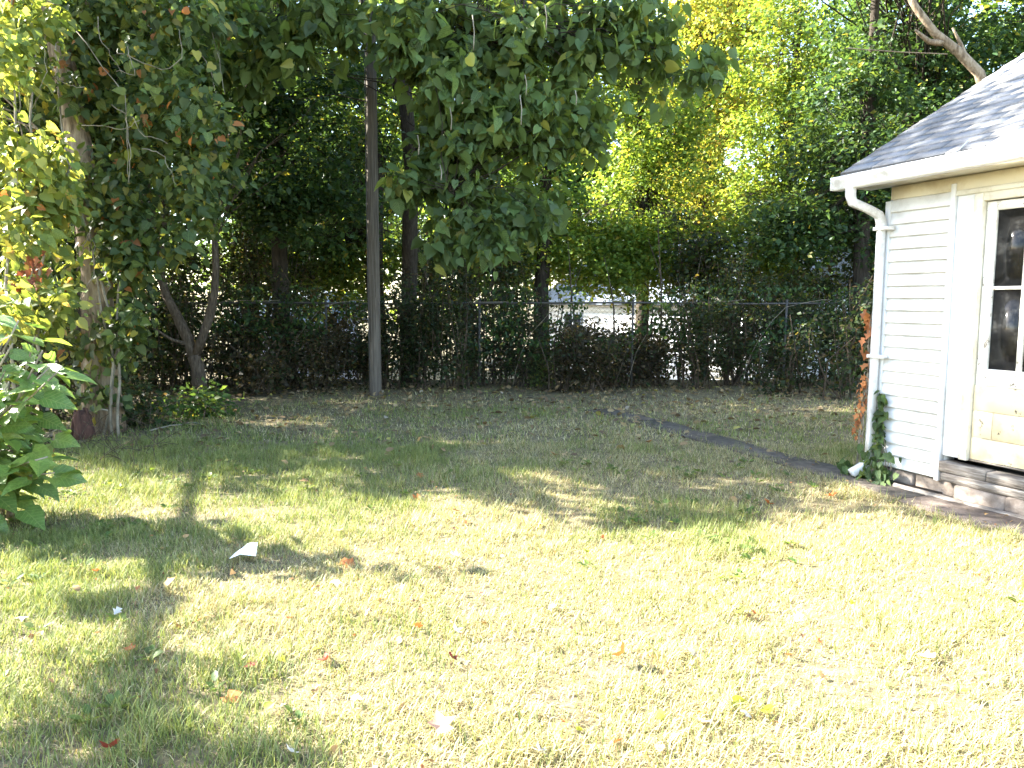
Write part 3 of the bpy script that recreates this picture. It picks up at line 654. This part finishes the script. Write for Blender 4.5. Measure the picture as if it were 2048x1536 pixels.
# sunlit curtain of vine along the left edge, on the limb of a tree standing beside the yard
off = np.array([-math.sin(R(SUN_AZ)), -math.cos(R(SUN_AZ))]) / math.tan(R(SUN_EL))
limb = []
for (px, py), z in zip([(405, 930), (375, 1070), (322, 1200), (262, 1400), (215, 1536)], [1.95, 2.25, 2.45, 2.6, 2.7]):
    g = G(px, py); limb.append((g[0] - off[0] * z, g[1] - off[1] * z, z))
lt = [(-7.0, 9.6, 0), (-6.8, 9.3, 1.5), (-6.9, 9.6, 3.5), (-7.1, 10.2, 6.0)]
ll = [(-6.85, 9.4, 1.6)] + limb
make_tree('leaning_tree', 'leafy tree beyond the left edge with one limb reaching along the yard', lt, .16, .05, [((-7.2, 10.5, 6.2), (1.6, .9, 1.6), 40), ((np.array(limb[4]) * .7 + np.array(limb[3]) * .3), (.55, .45, .5), 12), (limb[1], (.08, .3, .1), 2), (limb[2], (.08, .2, .1), 2), ((-6.9, 9.9, 2.6), (.9, .6, 1.0), 34)], 70, .11, LIGHT, 'oval', limbs=[(ll, .05, .035)], spread=.24)
cl = []
for q in range(34): cl.append(at(random.uniform(-60, 55), random.uniform(-40, 640), random.uniform(6.6, 8.0)))
for q in range(30): cl.append(at(random.uniform(20, 130), random.uniform(300, 640), random.uniform(7.4, 8.3)))
for q in range(14): cl.append(at(random.uniform(-30, 110), random.uniform(-30, 150), random.uniform(7.4, 8.2)))
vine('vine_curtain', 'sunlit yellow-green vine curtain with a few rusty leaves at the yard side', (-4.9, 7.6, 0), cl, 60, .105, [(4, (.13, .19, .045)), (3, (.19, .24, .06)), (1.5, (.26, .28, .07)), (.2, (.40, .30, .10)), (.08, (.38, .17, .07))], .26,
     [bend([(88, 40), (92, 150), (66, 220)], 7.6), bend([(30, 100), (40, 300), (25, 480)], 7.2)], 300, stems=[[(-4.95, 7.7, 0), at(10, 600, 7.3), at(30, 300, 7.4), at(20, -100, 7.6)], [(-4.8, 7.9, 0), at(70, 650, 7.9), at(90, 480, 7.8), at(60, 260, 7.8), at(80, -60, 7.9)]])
# a withered red-brown spray caught in it
wl = thing('withered_spray', 'withered red-brown leaf spray caught in the sunlit vine', 'dead leaves', at(60, 560, 7.1)); n = 60
ax = np.array(at(45, 600, 7.1)) - np.array(at(75, 490, 7.1)); P = -ax * .6 + ax[None] * rng.random((n, 1)) * 1.3 + rng.normal(0, .045, (n, 3))
MB().tube([-ax * .6, ax * .3, ax * .7], .006, 4).build('stem', M['twig'], wl)
leaf_parts(wl, P, np.array([0, 0, -1]) + rng.normal(0, .7, (n, 3)), rng.normal(0, 1, (n, 3)), .06 + .05 * rng.random(n), [(3, (.16, .06, .035)), (2, (.28, .12, .06))], 'lobed', mat='dry')

# broad-leaved plant in the sun at the left
bb = np.array([-3.75, 5.15, 0]); bp = thing('broad_leaved_shrub', 'tall shrub of broad heart-shaped leaves in full sun by the lawn', 'shrub', tuple(bb))
P = []; D = []; N = []; S = []
for q in range(33):
    if q < 28: topx = random.uniform(-25, 122); top = PX(topx, random.choice([650, 700, 760, 830, 900]) + random.uniform(-30, 40) + max(0, topx - 70) * .8, 4.95 + random.uniform(-.4, .5))
    else: top = np.array([random.uniform(-4.2, -3.72), random.uniform(4.85, 5.25), random.uniform(1.9, 2.6)])
    s = bb + np.array([random.uniform(-.25, .2), random.uniform(-.4, .4), 0])
    line = sample_line([s, (s + top) / 2 + np.array([-.05, 0, .12]), top], 8); MB().tube(line - bb, np.linspace(.012, .005, 8), 5).build('stem', M['twig'], bp, True)
    for k in range(17):
        t = .22 + .78 * (k + random.random()) / 17; p = np.array([np.interp(t, np.linspace(0, 1, 8), line[:, i]) for i in range(3)]); an = k * 2.4 + random.random(); d = np.array([math.cos(an) * .9 + .12, math.sin(an) * .9 - .12, -.18])
        P.append(p + d * .07 - bb); D.append(d + rng.normal(0, .15, 3)); N.append(np.array([-.18, -.30, 1]) + rng.normal(0, .36, 3)); S.append(random.uniform(.09, .20))
for px, py, s in ((95, 1035, .28), (30, 1000, .3), (125, 985, .22), (110, 920, .26), (60, 945, .26), (15, 1045, .25), (128, 850, .24), (20, 880, .28), (80, 690, .3), (20, 655, .3), (130, 760, .24)):
    p = PX(px - 45, py - 15, 4.95); P.append(p - bb); D.append(np.array([.9, -.25, -.22]) + rng.normal(0, .2, 3)); N.append(np.array([-.2, -.4, 1]) + rng.normal(0, .3, 3)); S.append(s * .8)
leaf_parts(bp, np.array(P), np.array(D), np.array(N), np.array(S), [(4, (.10, .19, .05)), (4, (.135, .23, .06)), (2, (.18, .27, .07)), (.4, (.33, .34, .08))], 'heart', mat='broad')

# ------------------------------------------------------------------ middle and left trees
def forked():
    b = G(405, 802); t = [b, at(398, 750, 11.8), at(388, 712, 11.8)]
    make_tree('forked_tree', 'crooked thin tree forking low in front of the dark thicket', t, .12, .095, [((-6.0, 12.2, 4.2), (1.8, .9, 1.6), 46), ((-4.3, 12.1, 4.4), (1.4, .8, 1.5), 36)], 95, .11, DARK, 'small', 'bark',
       limbs=[([at(388, 715, 11.8), at(370, 660, 11.85), at(335, 600, 11.9), at(318, 540, 12), at(330, 420, 12)], .085, .04), ([at(390, 715, 11.8), at(410, 660, 11.75), at(428, 605, 11.75), at(432, 540, 11.8), at(425, 400, 12)], .075, .035), ([at(378, 690, 11.8), at(345, 680, 11.7), at(305, 655, 11.6)], .035, .012)])
forked()
make_tree('catalpa_tree', 'big-leaved tree with hanging heart-shaped leaves behind the pole', [(-1.95, 14.4, gz(-1.95, 14.4)), (-1.9, 14.3, 2.2), at(824, 270, 13.9), at(795, 40, 13.7), (-2.1, 13.6, 8.8)], .16, .11,
    [(at(940, 120, 10.6), (1.05, .9, .8), 50), (at(1010, 250, 10.6), (1.0, .7, .55), 36), (at(900, 330, 10.6), (.8, .6, .5), 28), (at(1000, 420, 10.6), (.75, .5, .4), 22), (at(1130, 90, 10.8), (.8, .8, .7), 28), (at(1180, 250, 11.0), (.45, .5, .5), 8), (at(850, 60, 10.6), (.7, .7, .8), 24),
     (at(1000, -120, 11.2), (2.2, 1.2, .8), 46), (at(940, 480, 10.5), (.7, .4, .2), 10), (at(600, 40, 10.8), (1.4, .7, .55), 34), (at(480, 130, 11.0), (.7, .5, .5), 12), (at(1330, 110, 11.2), (.8, .6, .7), 14), (at(1260, 20, 11), (.8, .6, .5), 14), ((-.3, 13.2, 8.2), (3.0, 1.4, 1.2), 70)],
    34, .165, CAT, 'heart', 'bark_dark', parts=300, droop=1.1, spread=.30, flat=1.0, branch_r=.02, limbs=[([(-1.85, 14.1, 3.6), (-1.2, 12.4, 4.6), (-.6, 10.9, 5.0), (.1, 10.2, 5.0)], .09, .03), ([(-1.95, 13.8, 5.0), (-2.0, 12.4, 5.6), (-2.6, 10.9, 5.8)], .07, .025), ([at(824, 270, 13.9), (-.9, 12.0, 4.1), at(900, 380, 10.3)], .06, .02)])
# long seed pods hanging among the leaves
tree_cat = [o for o in bpy.data.objects if o.name == 'catalpa_tree'][0]; tb = np.array(tree_cat.location)
for px, py, l in ((1040, 190, 60), (945, 30, 70), (1090, 10, 50), (835, 270, 40), (900, 215, 45), (1050, 150, 40), (880, 330, 30), (1150, 180, 30)):
    a = PX(px, py, 9.6); b = PX(px + 2, py + l, 9.6); MB().tube(sample_line([a, (a + b) / 2 + (.015, 0, 0), b], 5) - tb, .006, 5).build('seed_pod', M['twig'], tree_cat, True)

make_tree('shade_tree', 'tall dark-leaved tree behind the vine-clad trunk', [(-7.6, 11.6, 0), (-7.5, 11.6, 3), (-7.7, 11.7, 10.5)], .2, .07, [((-7.8, 12.0, 6.5), (2.2, 1.6, 3.4), 120), ((-6.0, 12.4, 7.6), (1.8, 1.2, 2.2), 60), ((-7.3, 11.9, 2.3), (1.2, .7, 1.2), 50)], 90, .13, DARK)
make_tree('shade_tree', 'dark tree with drooping boughs behind the forked trunk', [(-4.3, 14.4, 0), (-4.25, 14.4, 4), (-4.1, 14.4, 9)], .17, .06, [((-4.3, 14.0, 4.9), (2.3, 1.0, 2.6), 120), ((-3.6, 13.2, 3.2), (1.3, .6, .8), 44), ((-4.8, 13.4, 8.6), (2.4, 1.2, 1.2), 50)], 100, .12, DARK)
make_tree('shade_tree', 'tall dark tree farther off left of the yard', [(-12, 11.5, 0), (-12, 11.6, 4), (-12.2, 11.7, 11)], .24, .08, [((-12, 12.2, 7.8), (2.6, 1.7, 3.6), 110)], 80, .15, DARK)
make_tree('shade_tree', 'broad dark tree beyond the back corner of the fence', [(-9.5, 15.5, gz(-9.5, 15.5)), (-9.4, 15.5, 4), (-9.3, 15.6, 9)], .2, .07, [((-9.3, 15.5, 5.2), (2.8, 1.4, 3.4), 130)], 90, .13, DARK)
make_tree('shade_tree', 'low dark tree close behind the climbing vine', [(-6.0, 10.7, 0), (-5.9, 10.7, 2), (-5.9, 10.8, 6)], .12, .05, [((-5.8, 10.8, 3.9), (1.3, .7, 1.9), 80), ((-4.9, 11.2, 5.0), (1.2, .6, 1.1), 34)], 90, .105, DARK)
make_tree('side_tree', 'low bushy tree beside the yard beyond the vine curtain', [(-8.2, 9.0, 0), (-8.2, 9.0, 1.5), (-8.1, 9.0, 4)], .1, .04, [((-8.2, 8.95, 2.7), (1.3, .9, 1.5), 95)], 90, .10, MID)
make_tree('shade_tree', 'dark bushy tree in the back corner between the taller trees', [(-8.7, 13.7, 0), (-8.7, 13.7, 2), (-8.7, 13.8, 7)], .13, .05, [((-8.6, 13.7, 4.4), (1.5, .8, 2.6), 100)], 90, .115, DARK)
# behind the fence: dark on the left, sunlit yellow-green in the middle, dark on the right
BT = [
 ('slender tree with dark leaves just left of the pole beyond the fence', (-2.9, 16.2), 9.5, [((-2.9, 16.2, 6.0), (1.5, 1.2, 2.8), 100), ((-4.0, 16.8, 2.3), (2.4, .7, 1.1), 170)], MID, .12, 90),
 ('thin-crowned tree showing sky beside the pole', (-1.0, 17.2), 9.0, [((-.6, 17.3, 2.5), (1.6, .8, 1.6), 120), ((.2, 16.8, 7.4), (1.3, .9, 1.6), 40)], MID, .12, 80),
 ('dark tree filling the gap behind the forked trunk', (-5.6, 16.4), 9.5, [((-5.6, 16.3, 5.6), (1.9, 1.2, 3.6), 150)], DARK, .125, 90),
 ('dark tree with low skirts behind the vine tendrils', (-7.6, 15.2), 9.5, [((-7.5, 15.1, 4.8), (1.8, 1.0, 3.3), 140)], DARK, .12, 90),
 ('dark green tree behind the hanging big leaves', (.6, 16.6), 9.0, [((.6, 16.6, 5.2), (1.3, .9, 2.8), 110)], MID, .12, 85),
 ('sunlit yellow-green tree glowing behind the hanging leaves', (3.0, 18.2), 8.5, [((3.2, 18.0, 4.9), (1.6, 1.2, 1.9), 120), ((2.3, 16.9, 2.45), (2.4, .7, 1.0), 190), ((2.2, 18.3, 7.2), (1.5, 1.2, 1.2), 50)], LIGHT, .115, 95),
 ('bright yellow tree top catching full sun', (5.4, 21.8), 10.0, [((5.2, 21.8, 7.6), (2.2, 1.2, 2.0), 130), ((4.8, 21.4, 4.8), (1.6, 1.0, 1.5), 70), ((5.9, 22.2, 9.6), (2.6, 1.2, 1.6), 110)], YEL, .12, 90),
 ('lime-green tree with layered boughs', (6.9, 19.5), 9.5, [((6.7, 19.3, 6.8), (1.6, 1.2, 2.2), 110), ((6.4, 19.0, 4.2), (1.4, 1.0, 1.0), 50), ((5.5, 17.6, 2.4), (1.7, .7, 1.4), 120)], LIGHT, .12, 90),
 ('dark maple leaning behind the garage roof', (8.6, 16.8), 10.5, [((8.5, 16.6, 6.4), (2.1, 1.4, 3.0), 160), ((7.3, 15.8, 3.6), (1.3, 1.0, 1.4), 60), ((6.0, 13.4, 8.3), (3.0, 1.8, 1.2), 90)], DARK, .125, 95),
 ('dark tree beside the garage gable', (6.7, 14.9), 8.5, [((6.6, 14.9, 4.3), (1.4, .8, 2.4), 110), ((5.4, 14.7, 2.9), (.9, .5, .7), 34)], DARK, .115, 95),
 ('tall dark tree rising over the garage ridge', (11.4, 16.5), 11.0, [((11.2, 16.5, 6.4), (2.6, 1.4, 3.6), 150)], DARK, .13, 90),
 ('dark tree low behind the garage', (9.5, 15.0), 6.0, [((9.4, 15.0, 3.2), (2.0, .9, 1.8), 90)], DARK, .12, 90),
 ('far green tree beyond the neighbouring lawn', (-6.5, 27.0), 12.0, [((-6.5, 27, 6.0), (3.2, 1.6, 5.2), 150)], LIGHT, .20, 75),
 ('far mixed green tree left of the white house', (-2.2, 33.0), 14.0, [((-2.2, 33, 7), (3.3, 1.6, 6.4), 150)], MID, .20, 75),
 ('far dark tree right of the white house', (12.5, 27.0), 13.0, [((12.2, 27, 6.4), (3.4, 2.0, 5.4), 150)], MID, .20, 75),
 ('far tall tree at the back left', (-13.0, 25.0), 13.0, [((-12.6, 25, 5.8), (3.8, 1.6, 5.6), 160)], MID, .20, 75),
]
for k, (x, y) in enumerate([(-19, 34), (-11, 37), (-4, 39), (3, 38), (9, 37.5), (16, 35), (22, 34)]):
    BT.append(('tall far tree closing the view beyond the neighbour houses', (x, y), 17.0, [((x, y, 8.2), (5.0, 1.8, 8.2), 260)], MID if k % 2 else LIGHT, .39, 58))
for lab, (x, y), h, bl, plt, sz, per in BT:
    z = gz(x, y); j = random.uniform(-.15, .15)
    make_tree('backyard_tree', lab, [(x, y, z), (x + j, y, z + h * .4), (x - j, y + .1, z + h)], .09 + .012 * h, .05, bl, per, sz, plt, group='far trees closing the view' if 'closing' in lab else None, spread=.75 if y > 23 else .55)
# grey dead limb over the roof
dl = [at(1962, 152, 13), at(1930, 110, 13), at(1885, 85, 13), at(1840, 30, 13), at(1800, -40, 13)]
dt = thing('dead_tree', 'bare grey leaning tree behind the garage roof', 'tree', (9.2, 13.4, 0)); db = np.array([9.2, 13.4, 0])
MB().tube(sample_line([(9.2, 13.4, -.1), (8.6, 13.2, 2.6)] + dl, 16) - db, np.linspace(.16, .05, 16), 9, wob=.08).build('trunk', M['bark_pale'], dt, True)
MB().tube(sample_line([dl[2], at(1860, 85, 13), at(1830, 60, 12.9)], 6) - db, np.linspace(.06, .02, 6), 6).build('limb', M['bark_pale'], dt, True)
MB().tube(sample_line([dl[1], at(1920, 85, 13), at(1905, 55, 13)], 6) - db, np.linspace(.04, .015, 6), 6).build('limb', M['bark_pale'], dt, True)
MB().tube(sample_line([at(1895, 108, 12.9), at(1800, 104, 12.9), at(1690, 96, 12.8)], 8) - db, .009, 5).build('limb', M['bark_pale'], dt, True)

# ------------------------------------------------------------------ thicket along the fence
def shrub(label, x, y, h, wdt, nst, clumps, per, size, palette, group, low=.15):
    b = np.array([x, y, gz(x, y)]); root = thing('thicket_shrub', label, 'shrub', tuple(b), group=group)
    m = MB(); tips = []
    for q in range(nst):
        t = np.array([random.gauss(0, wdt * .55), random.gauss(0, wdt * .3), h * random.uniform(.6, 1.05)]); s = np.array([random.gauss(0, wdt * .25), random.gauss(0, wdt * .15), -.05])
        ln = sample_line([s, (s + t) / 2 + rng.normal(0, .12, 3), t], 7); m.tube(ln, np.linspace(.014, .004, 7) * random.uniform(.6, 1.5), 4, cap=False); tips.append(ln)
    m.build('stems', M['bark'], root)
    cl = []
    for q in range(clumps):
        ln = tips[random.randrange(nst)]; u = low + (1 - low) * random.random() ** .8; p = np.array([np.interp(u * 6, np.arange(7), ln[:, i]) for i in range(3)]); cl.append(p + rng.normal(0, .14, 3))
    P, D, N, S, col = leaf_cloud(np.array(cl), per, .3, size, palette); P[:, 2] = np.maximum(P[:, 2], .01)
    V, F, cc = leaf_arrays(P, D, N, S, col, 'small'); link('foliage', new_mesh('foliage', V, F, M['leaf'], cc), root, 'stuff')
    return root
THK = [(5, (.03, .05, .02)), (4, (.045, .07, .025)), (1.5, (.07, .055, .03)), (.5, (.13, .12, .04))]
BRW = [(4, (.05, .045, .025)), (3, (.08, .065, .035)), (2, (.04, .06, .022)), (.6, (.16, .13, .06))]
x = -10.5; i = 0
while x < 10.5:
    gap = .8 < x < 2.85 or -3.5 < x < -2.65
    y = 13.4 + random.choice([-.32, -.26, .3, .45])
    if abs(x - fp) < .4: y = 13.9
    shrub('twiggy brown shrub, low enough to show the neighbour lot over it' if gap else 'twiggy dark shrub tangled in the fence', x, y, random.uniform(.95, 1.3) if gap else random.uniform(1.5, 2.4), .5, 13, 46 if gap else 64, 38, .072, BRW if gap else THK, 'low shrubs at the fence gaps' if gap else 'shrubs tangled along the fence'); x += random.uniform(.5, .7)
x = -12
while x < 12.5:
    gap = .7 < x < 3.2 or -4.0 < x < -2.9
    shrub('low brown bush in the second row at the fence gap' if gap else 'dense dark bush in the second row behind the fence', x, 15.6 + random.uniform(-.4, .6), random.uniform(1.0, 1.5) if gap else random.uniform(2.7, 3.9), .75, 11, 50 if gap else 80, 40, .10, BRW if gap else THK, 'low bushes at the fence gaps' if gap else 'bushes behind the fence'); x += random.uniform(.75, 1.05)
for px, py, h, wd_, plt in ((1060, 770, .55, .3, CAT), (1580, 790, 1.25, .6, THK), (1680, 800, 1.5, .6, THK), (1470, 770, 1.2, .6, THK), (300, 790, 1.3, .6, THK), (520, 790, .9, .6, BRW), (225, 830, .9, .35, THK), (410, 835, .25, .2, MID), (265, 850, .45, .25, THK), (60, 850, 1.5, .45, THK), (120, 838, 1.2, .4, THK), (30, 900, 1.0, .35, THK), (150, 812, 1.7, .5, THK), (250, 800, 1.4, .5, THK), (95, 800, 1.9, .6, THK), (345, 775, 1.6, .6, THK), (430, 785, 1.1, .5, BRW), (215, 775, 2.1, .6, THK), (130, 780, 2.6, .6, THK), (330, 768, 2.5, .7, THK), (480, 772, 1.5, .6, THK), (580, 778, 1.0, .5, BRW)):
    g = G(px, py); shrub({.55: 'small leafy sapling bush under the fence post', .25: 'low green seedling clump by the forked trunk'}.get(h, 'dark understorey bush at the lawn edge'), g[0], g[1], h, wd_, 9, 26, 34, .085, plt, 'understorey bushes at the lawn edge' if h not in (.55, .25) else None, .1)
# thin saplings standing in the thicket
x = -6.4
for q in range(26):
    xx = random.uniform(-7.5, 8.5); yy = random.uniform(13.7, 15.4); zz = gz(xx, yy); tp = [(0, 0, -.1), (random.gauss(0, .12), 0, 1.5), (random.gauss(0, .3), random.gauss(0, .15), random.uniform(1.8, 3.1))]
    s = thing('bare_sapling', 'thin bare sapling stem standing in the thicket', 'sapling', (xx, yy, zz), group='bare saplings in the thicket', me=MB().tube(sample_line(tp, 8), np.linspace(random.uniform(.014, .032), .004, 8), 6).mesh('sapling', M['bark'], True))

# rotten stump with a fallen stick by the vine-clad tree
g = G(190, 868); stp = thing('rotten_stump', 'low red-brown rotten stump below the vine-clad trunk', 'stump', (g[0], g[1] - .25, g[2]))
MB().tube([(0, 0, -.08), (.01, 0, .1), (0, .01, .24), (-.01, 0, .30)], [.12, .10, .085, .05], 10, wob=.12).build('wood', M['red_wood'], stp)
for q in range(4): MB().tube([(.12 * math.cos(q * 1.6), .1 * math.sin(q * 1.6), -.03), (.10 * math.cos(q * 1.6), .09 * math.sin(q * 1.6), .12), (.06 * math.cos(q * 1.6), .06 * math.sin(q * 1.6), .33)], [.03, .028, .012], 5, wob=.15).build('splinter', M['red_wood'], stp)
def stick(label, a, b, r):
    a = np.array(a); b = np.array(b); c = (a + b) / 2; thing('fallen_stick', label, 'stick', tuple(c), me=MB().tube(sample_line([a, c + (0, 0, .02), b], 7) - c + rng.normal(0, .006, (7, 3)), np.linspace(r, r * .5, 7), 6).mesh('stick', M['twig'], True))
stick('pale stick lying across the rotten stump', at(148, 828, 8.45), at(215, 820, 8.45), .02)
stick('thin stick fallen on the dark soil by the forked tree', G(300, 865) + (0, 0, .02), G(365, 855) + (0, 0, .03), .011)
stick('short stick on the soil below the vine', G(370, 852) + (0, 0, .02), G(410, 850) + (0, 0, .02), .009)
# bare brush heap under the tree
bh = thing('brush_heap', 'heap of dry grass stems and twigs around the vine-clad trunk foot', 'brush', tuple(G(230, 900))); bo = np.array(bh.location); m = MB()
for q in range(80):
    a = G(random.uniform(150, 330), random.uniform(845, 935)); b = a + np.array([random.gauss(0, .2), random.gauss(0, .12), random.uniform(.03, .32)]); m.tube(curve(a, b, .03, 4) - bo, .0035, 3, cap=False)
m.build('dry_stems', M['bark'], bh, kind='stuff')

# ------------------------------------------------------------------ leaves and scraps on the lawn
def lawn_leaf(px, py, L, kind, z=.035):
    g = G(px, py); cfg = {'red': ('fallen dark red leaf curled on the grass', (.17, .04, .028), 'lobed', 'dry'), 'orange': ('fallen orange-brown leaf lying on the grass', (.42, .15, .05), 'lobed', 'dry'),
        'pale': ('pale bleached leaf shining on the sunlit grass', (.56, .53, .46), 'lobed', 'dry'), 'tan': ('fallen dull tan leaf on the grass', (.34, .22, .10), 'oval', 'dry'), 'green': ('fresh yellow-green leaf on the lawn', (.28, .32, .06), 'heart', 'leaf'), 'pink': ('large fallen leaf with pinkish-tan underside on the grass', (.55, .33, .22), 'lobed', 'dry')}[kind]
    o = thing('fallen_leaf', cfg[0], 'leaf', (g[0], g[1], g[2] + z), group='fallen %s leaves on the lawn' % kind, me=leaf_mesh(cfg[2], cfg[1], cfg[3], random.choice([.5, -.6, .9])))
    o.rotation_euler = (random.gauss(0, .5), random.gauss(0, .4), random.random() * 6.28); o.scale = (L, L, L)
for a in ((895, 1322, .07, 'red'), (652, 1338, .07, 'red'), (515, 1342, .06, 'red'), (683, 1130, .11, 'orange'), (470, 1395, .09, 'orange'), (843, 1266, .05, 'orange'), (1240, 1332, .10, 'orange'), (758, 1215, .05, 'orange'), (1500, 1236, .05, 'orange'), (1400, 1440, .05, 'orange'),
          (1240, 1494, .04, 'orange'), (985, 1440, .04, 'orange'), (1530, 1010, .10, 'orange'), (1675, 998, .10, 'orange'), (930, 1045, .10, 'orange'), (905, 1030, .07, 'tan'), (210, 1520, .08, 'red'), (185, 1155, .05, 'orange'), (45, 1245, .06, 'pale'), (575, 935, .10, 'tan'), (625, 975, .13, 'tan'), (840, 955, .08, 'orange'), (840, 1000, .08, 'orange'),
          (890, 1488, .11, 'pink'), (1590, 1325, .07, 'tan'), (1245, 900, .16, 'tan'), (1460, 1000, .10, 'tan'), (1100, 912, .12, 'tan'), (1300, 890, .14, 'tan'),
          (1402, 1466, .085, 'pale'), (1500, 1450, .06, 'pale'), (1870, 1330, .07, 'pale'), (1665, 1190, .06, 'pale'), (1912, 1108, .07, 'pale'), (915, 1283, .06, 'pale'), (730, 1243, .05, 'pale'), (703, 1410, .045, 'pale'), (672, 1170, .07, 'pale'), (940, 1235, .05, 'pale'), (1380, 1310, .06, 'pale'), (570, 1428, .05, 'pale'), (495, 1257, .06, 'pale'), (900, 1117, .07, 'pale'), (680, 1072, .07, 'pale'), (1085, 1530, .055, 'pale'), (580, 1525, .06, 'pale'), (1030, 1070, .09, 'pale'), (1345, 1075, .07, 'pale'), (1600, 1240, .06, 'pale'), (1110, 1220, .05, 'pale'), (240, 1230, .05, 'pale'),
          (330, 1185, .10, 'tan'), (470, 1152, .07, 'tan'), (160, 1195, .06, 'tan'), (345, 1260, .07, 'tan'), (1630, 1360, .06, 'tan'), (1320, 1520, .07, 'tan'), (800, 1290, .05, 'green'), (560, 1330, .04, 'green'), (1465, 1418, .055, 'green'), (1545, 1438, .05, 'green'), (1150, 1475, .05, 'green'), (1920, 1400, .05, 'green')):
    lawn_leaf(*a)
for q in range(46):
    px = random.uniform(250, 1990); lawn_leaf(px, random.uniform(1020, 1520), random.uniform(.03, .055), random.choice(['tan', 'tan', 'tan', 'orange', 'green']))
g = G(495, 1122); sc_ = thing('paper_scrap', 'crumpled white paper scrap lying in the shadow stripe', 'paper', (g[0], g[1], g[2] + .03))
V = np.array([(-.09, -.05, 0), (-.02, -.06, .03), (.06, -.03, .01), (.05, .04, .07), (-.01, .05, .06), (-.08, .03, .01), (0, 0, .045)]); sc_m = new_mesh('sheet', V, np.array([(0, 1, 6), (1, 2, 6), (2, 3, 6), (3, 4, 6), (4, 5, 6), (5, 0, 6)]), M['paper']); link('sheet', sc_m, sc_)
# litter too thick to count, in the shade and under the fence
n = 5200; y = 6.8 + 6.8 * rng.random(n) ** .6; x = (rng.random(n) * 2 - 1) * .72 * y; u, v = house_uv(x, y); ok = ~((v < .02) & (u > -.05)) & (rng.random(n) < np.clip((y - 6) / 6, .1, 1) * (.35 + vnoise(x, y, .8, 9))); x, y = x[ok], y[ok]; n = len(x)
P = np.stack([x, y, ground_z(x, y) + .025 + .03 * rng.random(n)], 1); D = rng.normal(0, 1, (n, 3)); D[:, 2] *= .3; N = rng.normal(0, .45, (n, 3)); N[:, 2] += 1
V, F, cc = leaf_arrays(P, D, N, .05 + .06 * rng.random(n), pal([(4, (.20, .14, .07)), (3, (.30, .23, .12)), (2, (.12, .085, .05)), (1, (.30, .28, .08)), (.2, (.38, .33, .25))], n), 'oval')
o = link('leaf_litter', new_mesh('leaf_litter', V, F, M['dry'], cc), None, 'stuff'); o['label'] = 'brown leaf litter scattered in the shade below the fence'; o['category'] = 'leaf litter'

# vine leaves on the fence wire, crumbs of dry leaf and low weeds in the lawn
fv = thing('fence_vine', 'sparse leafy vine trailing over the fence wire and rail', 'vine', (0, FY - .05, 0)); n = 8000
P = np.stack([rng.uniform(-7, 8, n), rng.normal(-.02, .05, n), np.clip(rng.normal(1.1, .4, n), .1, 1.75)], 1); ok = vnoise(P[:, 0], P[:, 2], .35, 41) > .5; P = P[ok]; n = len(P)
V, F, cc = leaf_arrays(P, np.array([0, 0, -.7]) + rng.normal(0, .6, (n, 3)), np.array([0, -1, .3]) + rng.normal(0, .5, (n, 3)), .05 + .05 * rng.random(n), pal(DARK, n), 'oval'); link('foliage', new_mesh('foliage', V, F, M['leaf'], cc), fv, 'stuff')
for q in range(7):
    x0 = -6 + q * 2; MB().tube(sample_line([(x0, 0, 0), (x0 + .2, -.02, .8), (x0 + .8, -.03, 1.5), (x0 + 2.0, -.03, 1.52)], 10) + rng.normal(0, .015, (10, 3)), .005, 4).build('stem', M['twig'], fv)
n = 2600; y = np.sqrt(2.0 ** 2 + (8 ** 2 - 2.0 ** 2) * rng.random(n)); x = (rng.random(n) * 2 - 1) * .7 * y; u, v = house_uv(x, y); ok = ~((v < .05) & (u > -.1)) & (rng.random(n) < .25 + vnoise(x, y, .5, 44)); x, y = x[ok], y[ok]; n = len(x)
P = np.stack([x, y, ground_z(x, y) + .012 + .03 * rng.random(n)], 1); V, F, cc = leaf_arrays(P, rng.normal(0, 1, (n, 3)) * (1, 1, .4), np.array([0, 0, 1]) + rng.normal(0, .5, (n, 3)), .012 + .022 * rng.random(n) ** 2, pal([(4, (.22, .14, .07)), (3, (.32, .23, .12)), (1.5, (.13, .07, .04)), (.5, (.30, .12, .05))], n), 'small')
o = link('leaf_crumbs', new_mesh('leaf_crumbs', V, F, M['dry'], cc), None, 'stuff'); o['label'] = 'tiny dry leaf crumbs scattered through the lawn'; o['category'] = 'leaf litter'
cen = []
while len(cen) < 110:
    yy = math.sqrt(4.2 + random.random() * 50); xx = random.uniform(-.7, .7) * yy
    if house_uv(xx, yy)[1] > .6 and vnoise(xx, yy, .9, 47) > .52: cen.append((xx, yy))
cen = np.repeat(np.array(cen), 9, axis=0); n = len(cen); an = rng.random(n) * 6.28; D = np.stack([np.cos(an), np.sin(an), .35 + .3 * rng.random(n)], 1)
P = np.stack([cen[:, 0], cen[:, 1], ground_z(cen[:, 0], cen[:, 1]) + .012], 1) + D * (.006 + .03 * rng.random((n, 1))); V, F, cc = leaf_arrays(P, D, np.array([0, 0, 1]) + rng.normal(0, .2, (n, 3)), .025 + .04 * rng.random(n), pal([(3, (.10, .17, .04)), (2, (.14, .21, .05)), (1, (.19, .25, .07))], n), 'oval')
o = link('lawn_weeds', new_mesh('lawn_weeds', V, F, M['leaf'], cc), None, 'stuff'); o['label'] = 'low broad-leaved weeds growing in tufts in the lawn'; o['category'] = 'weeds'
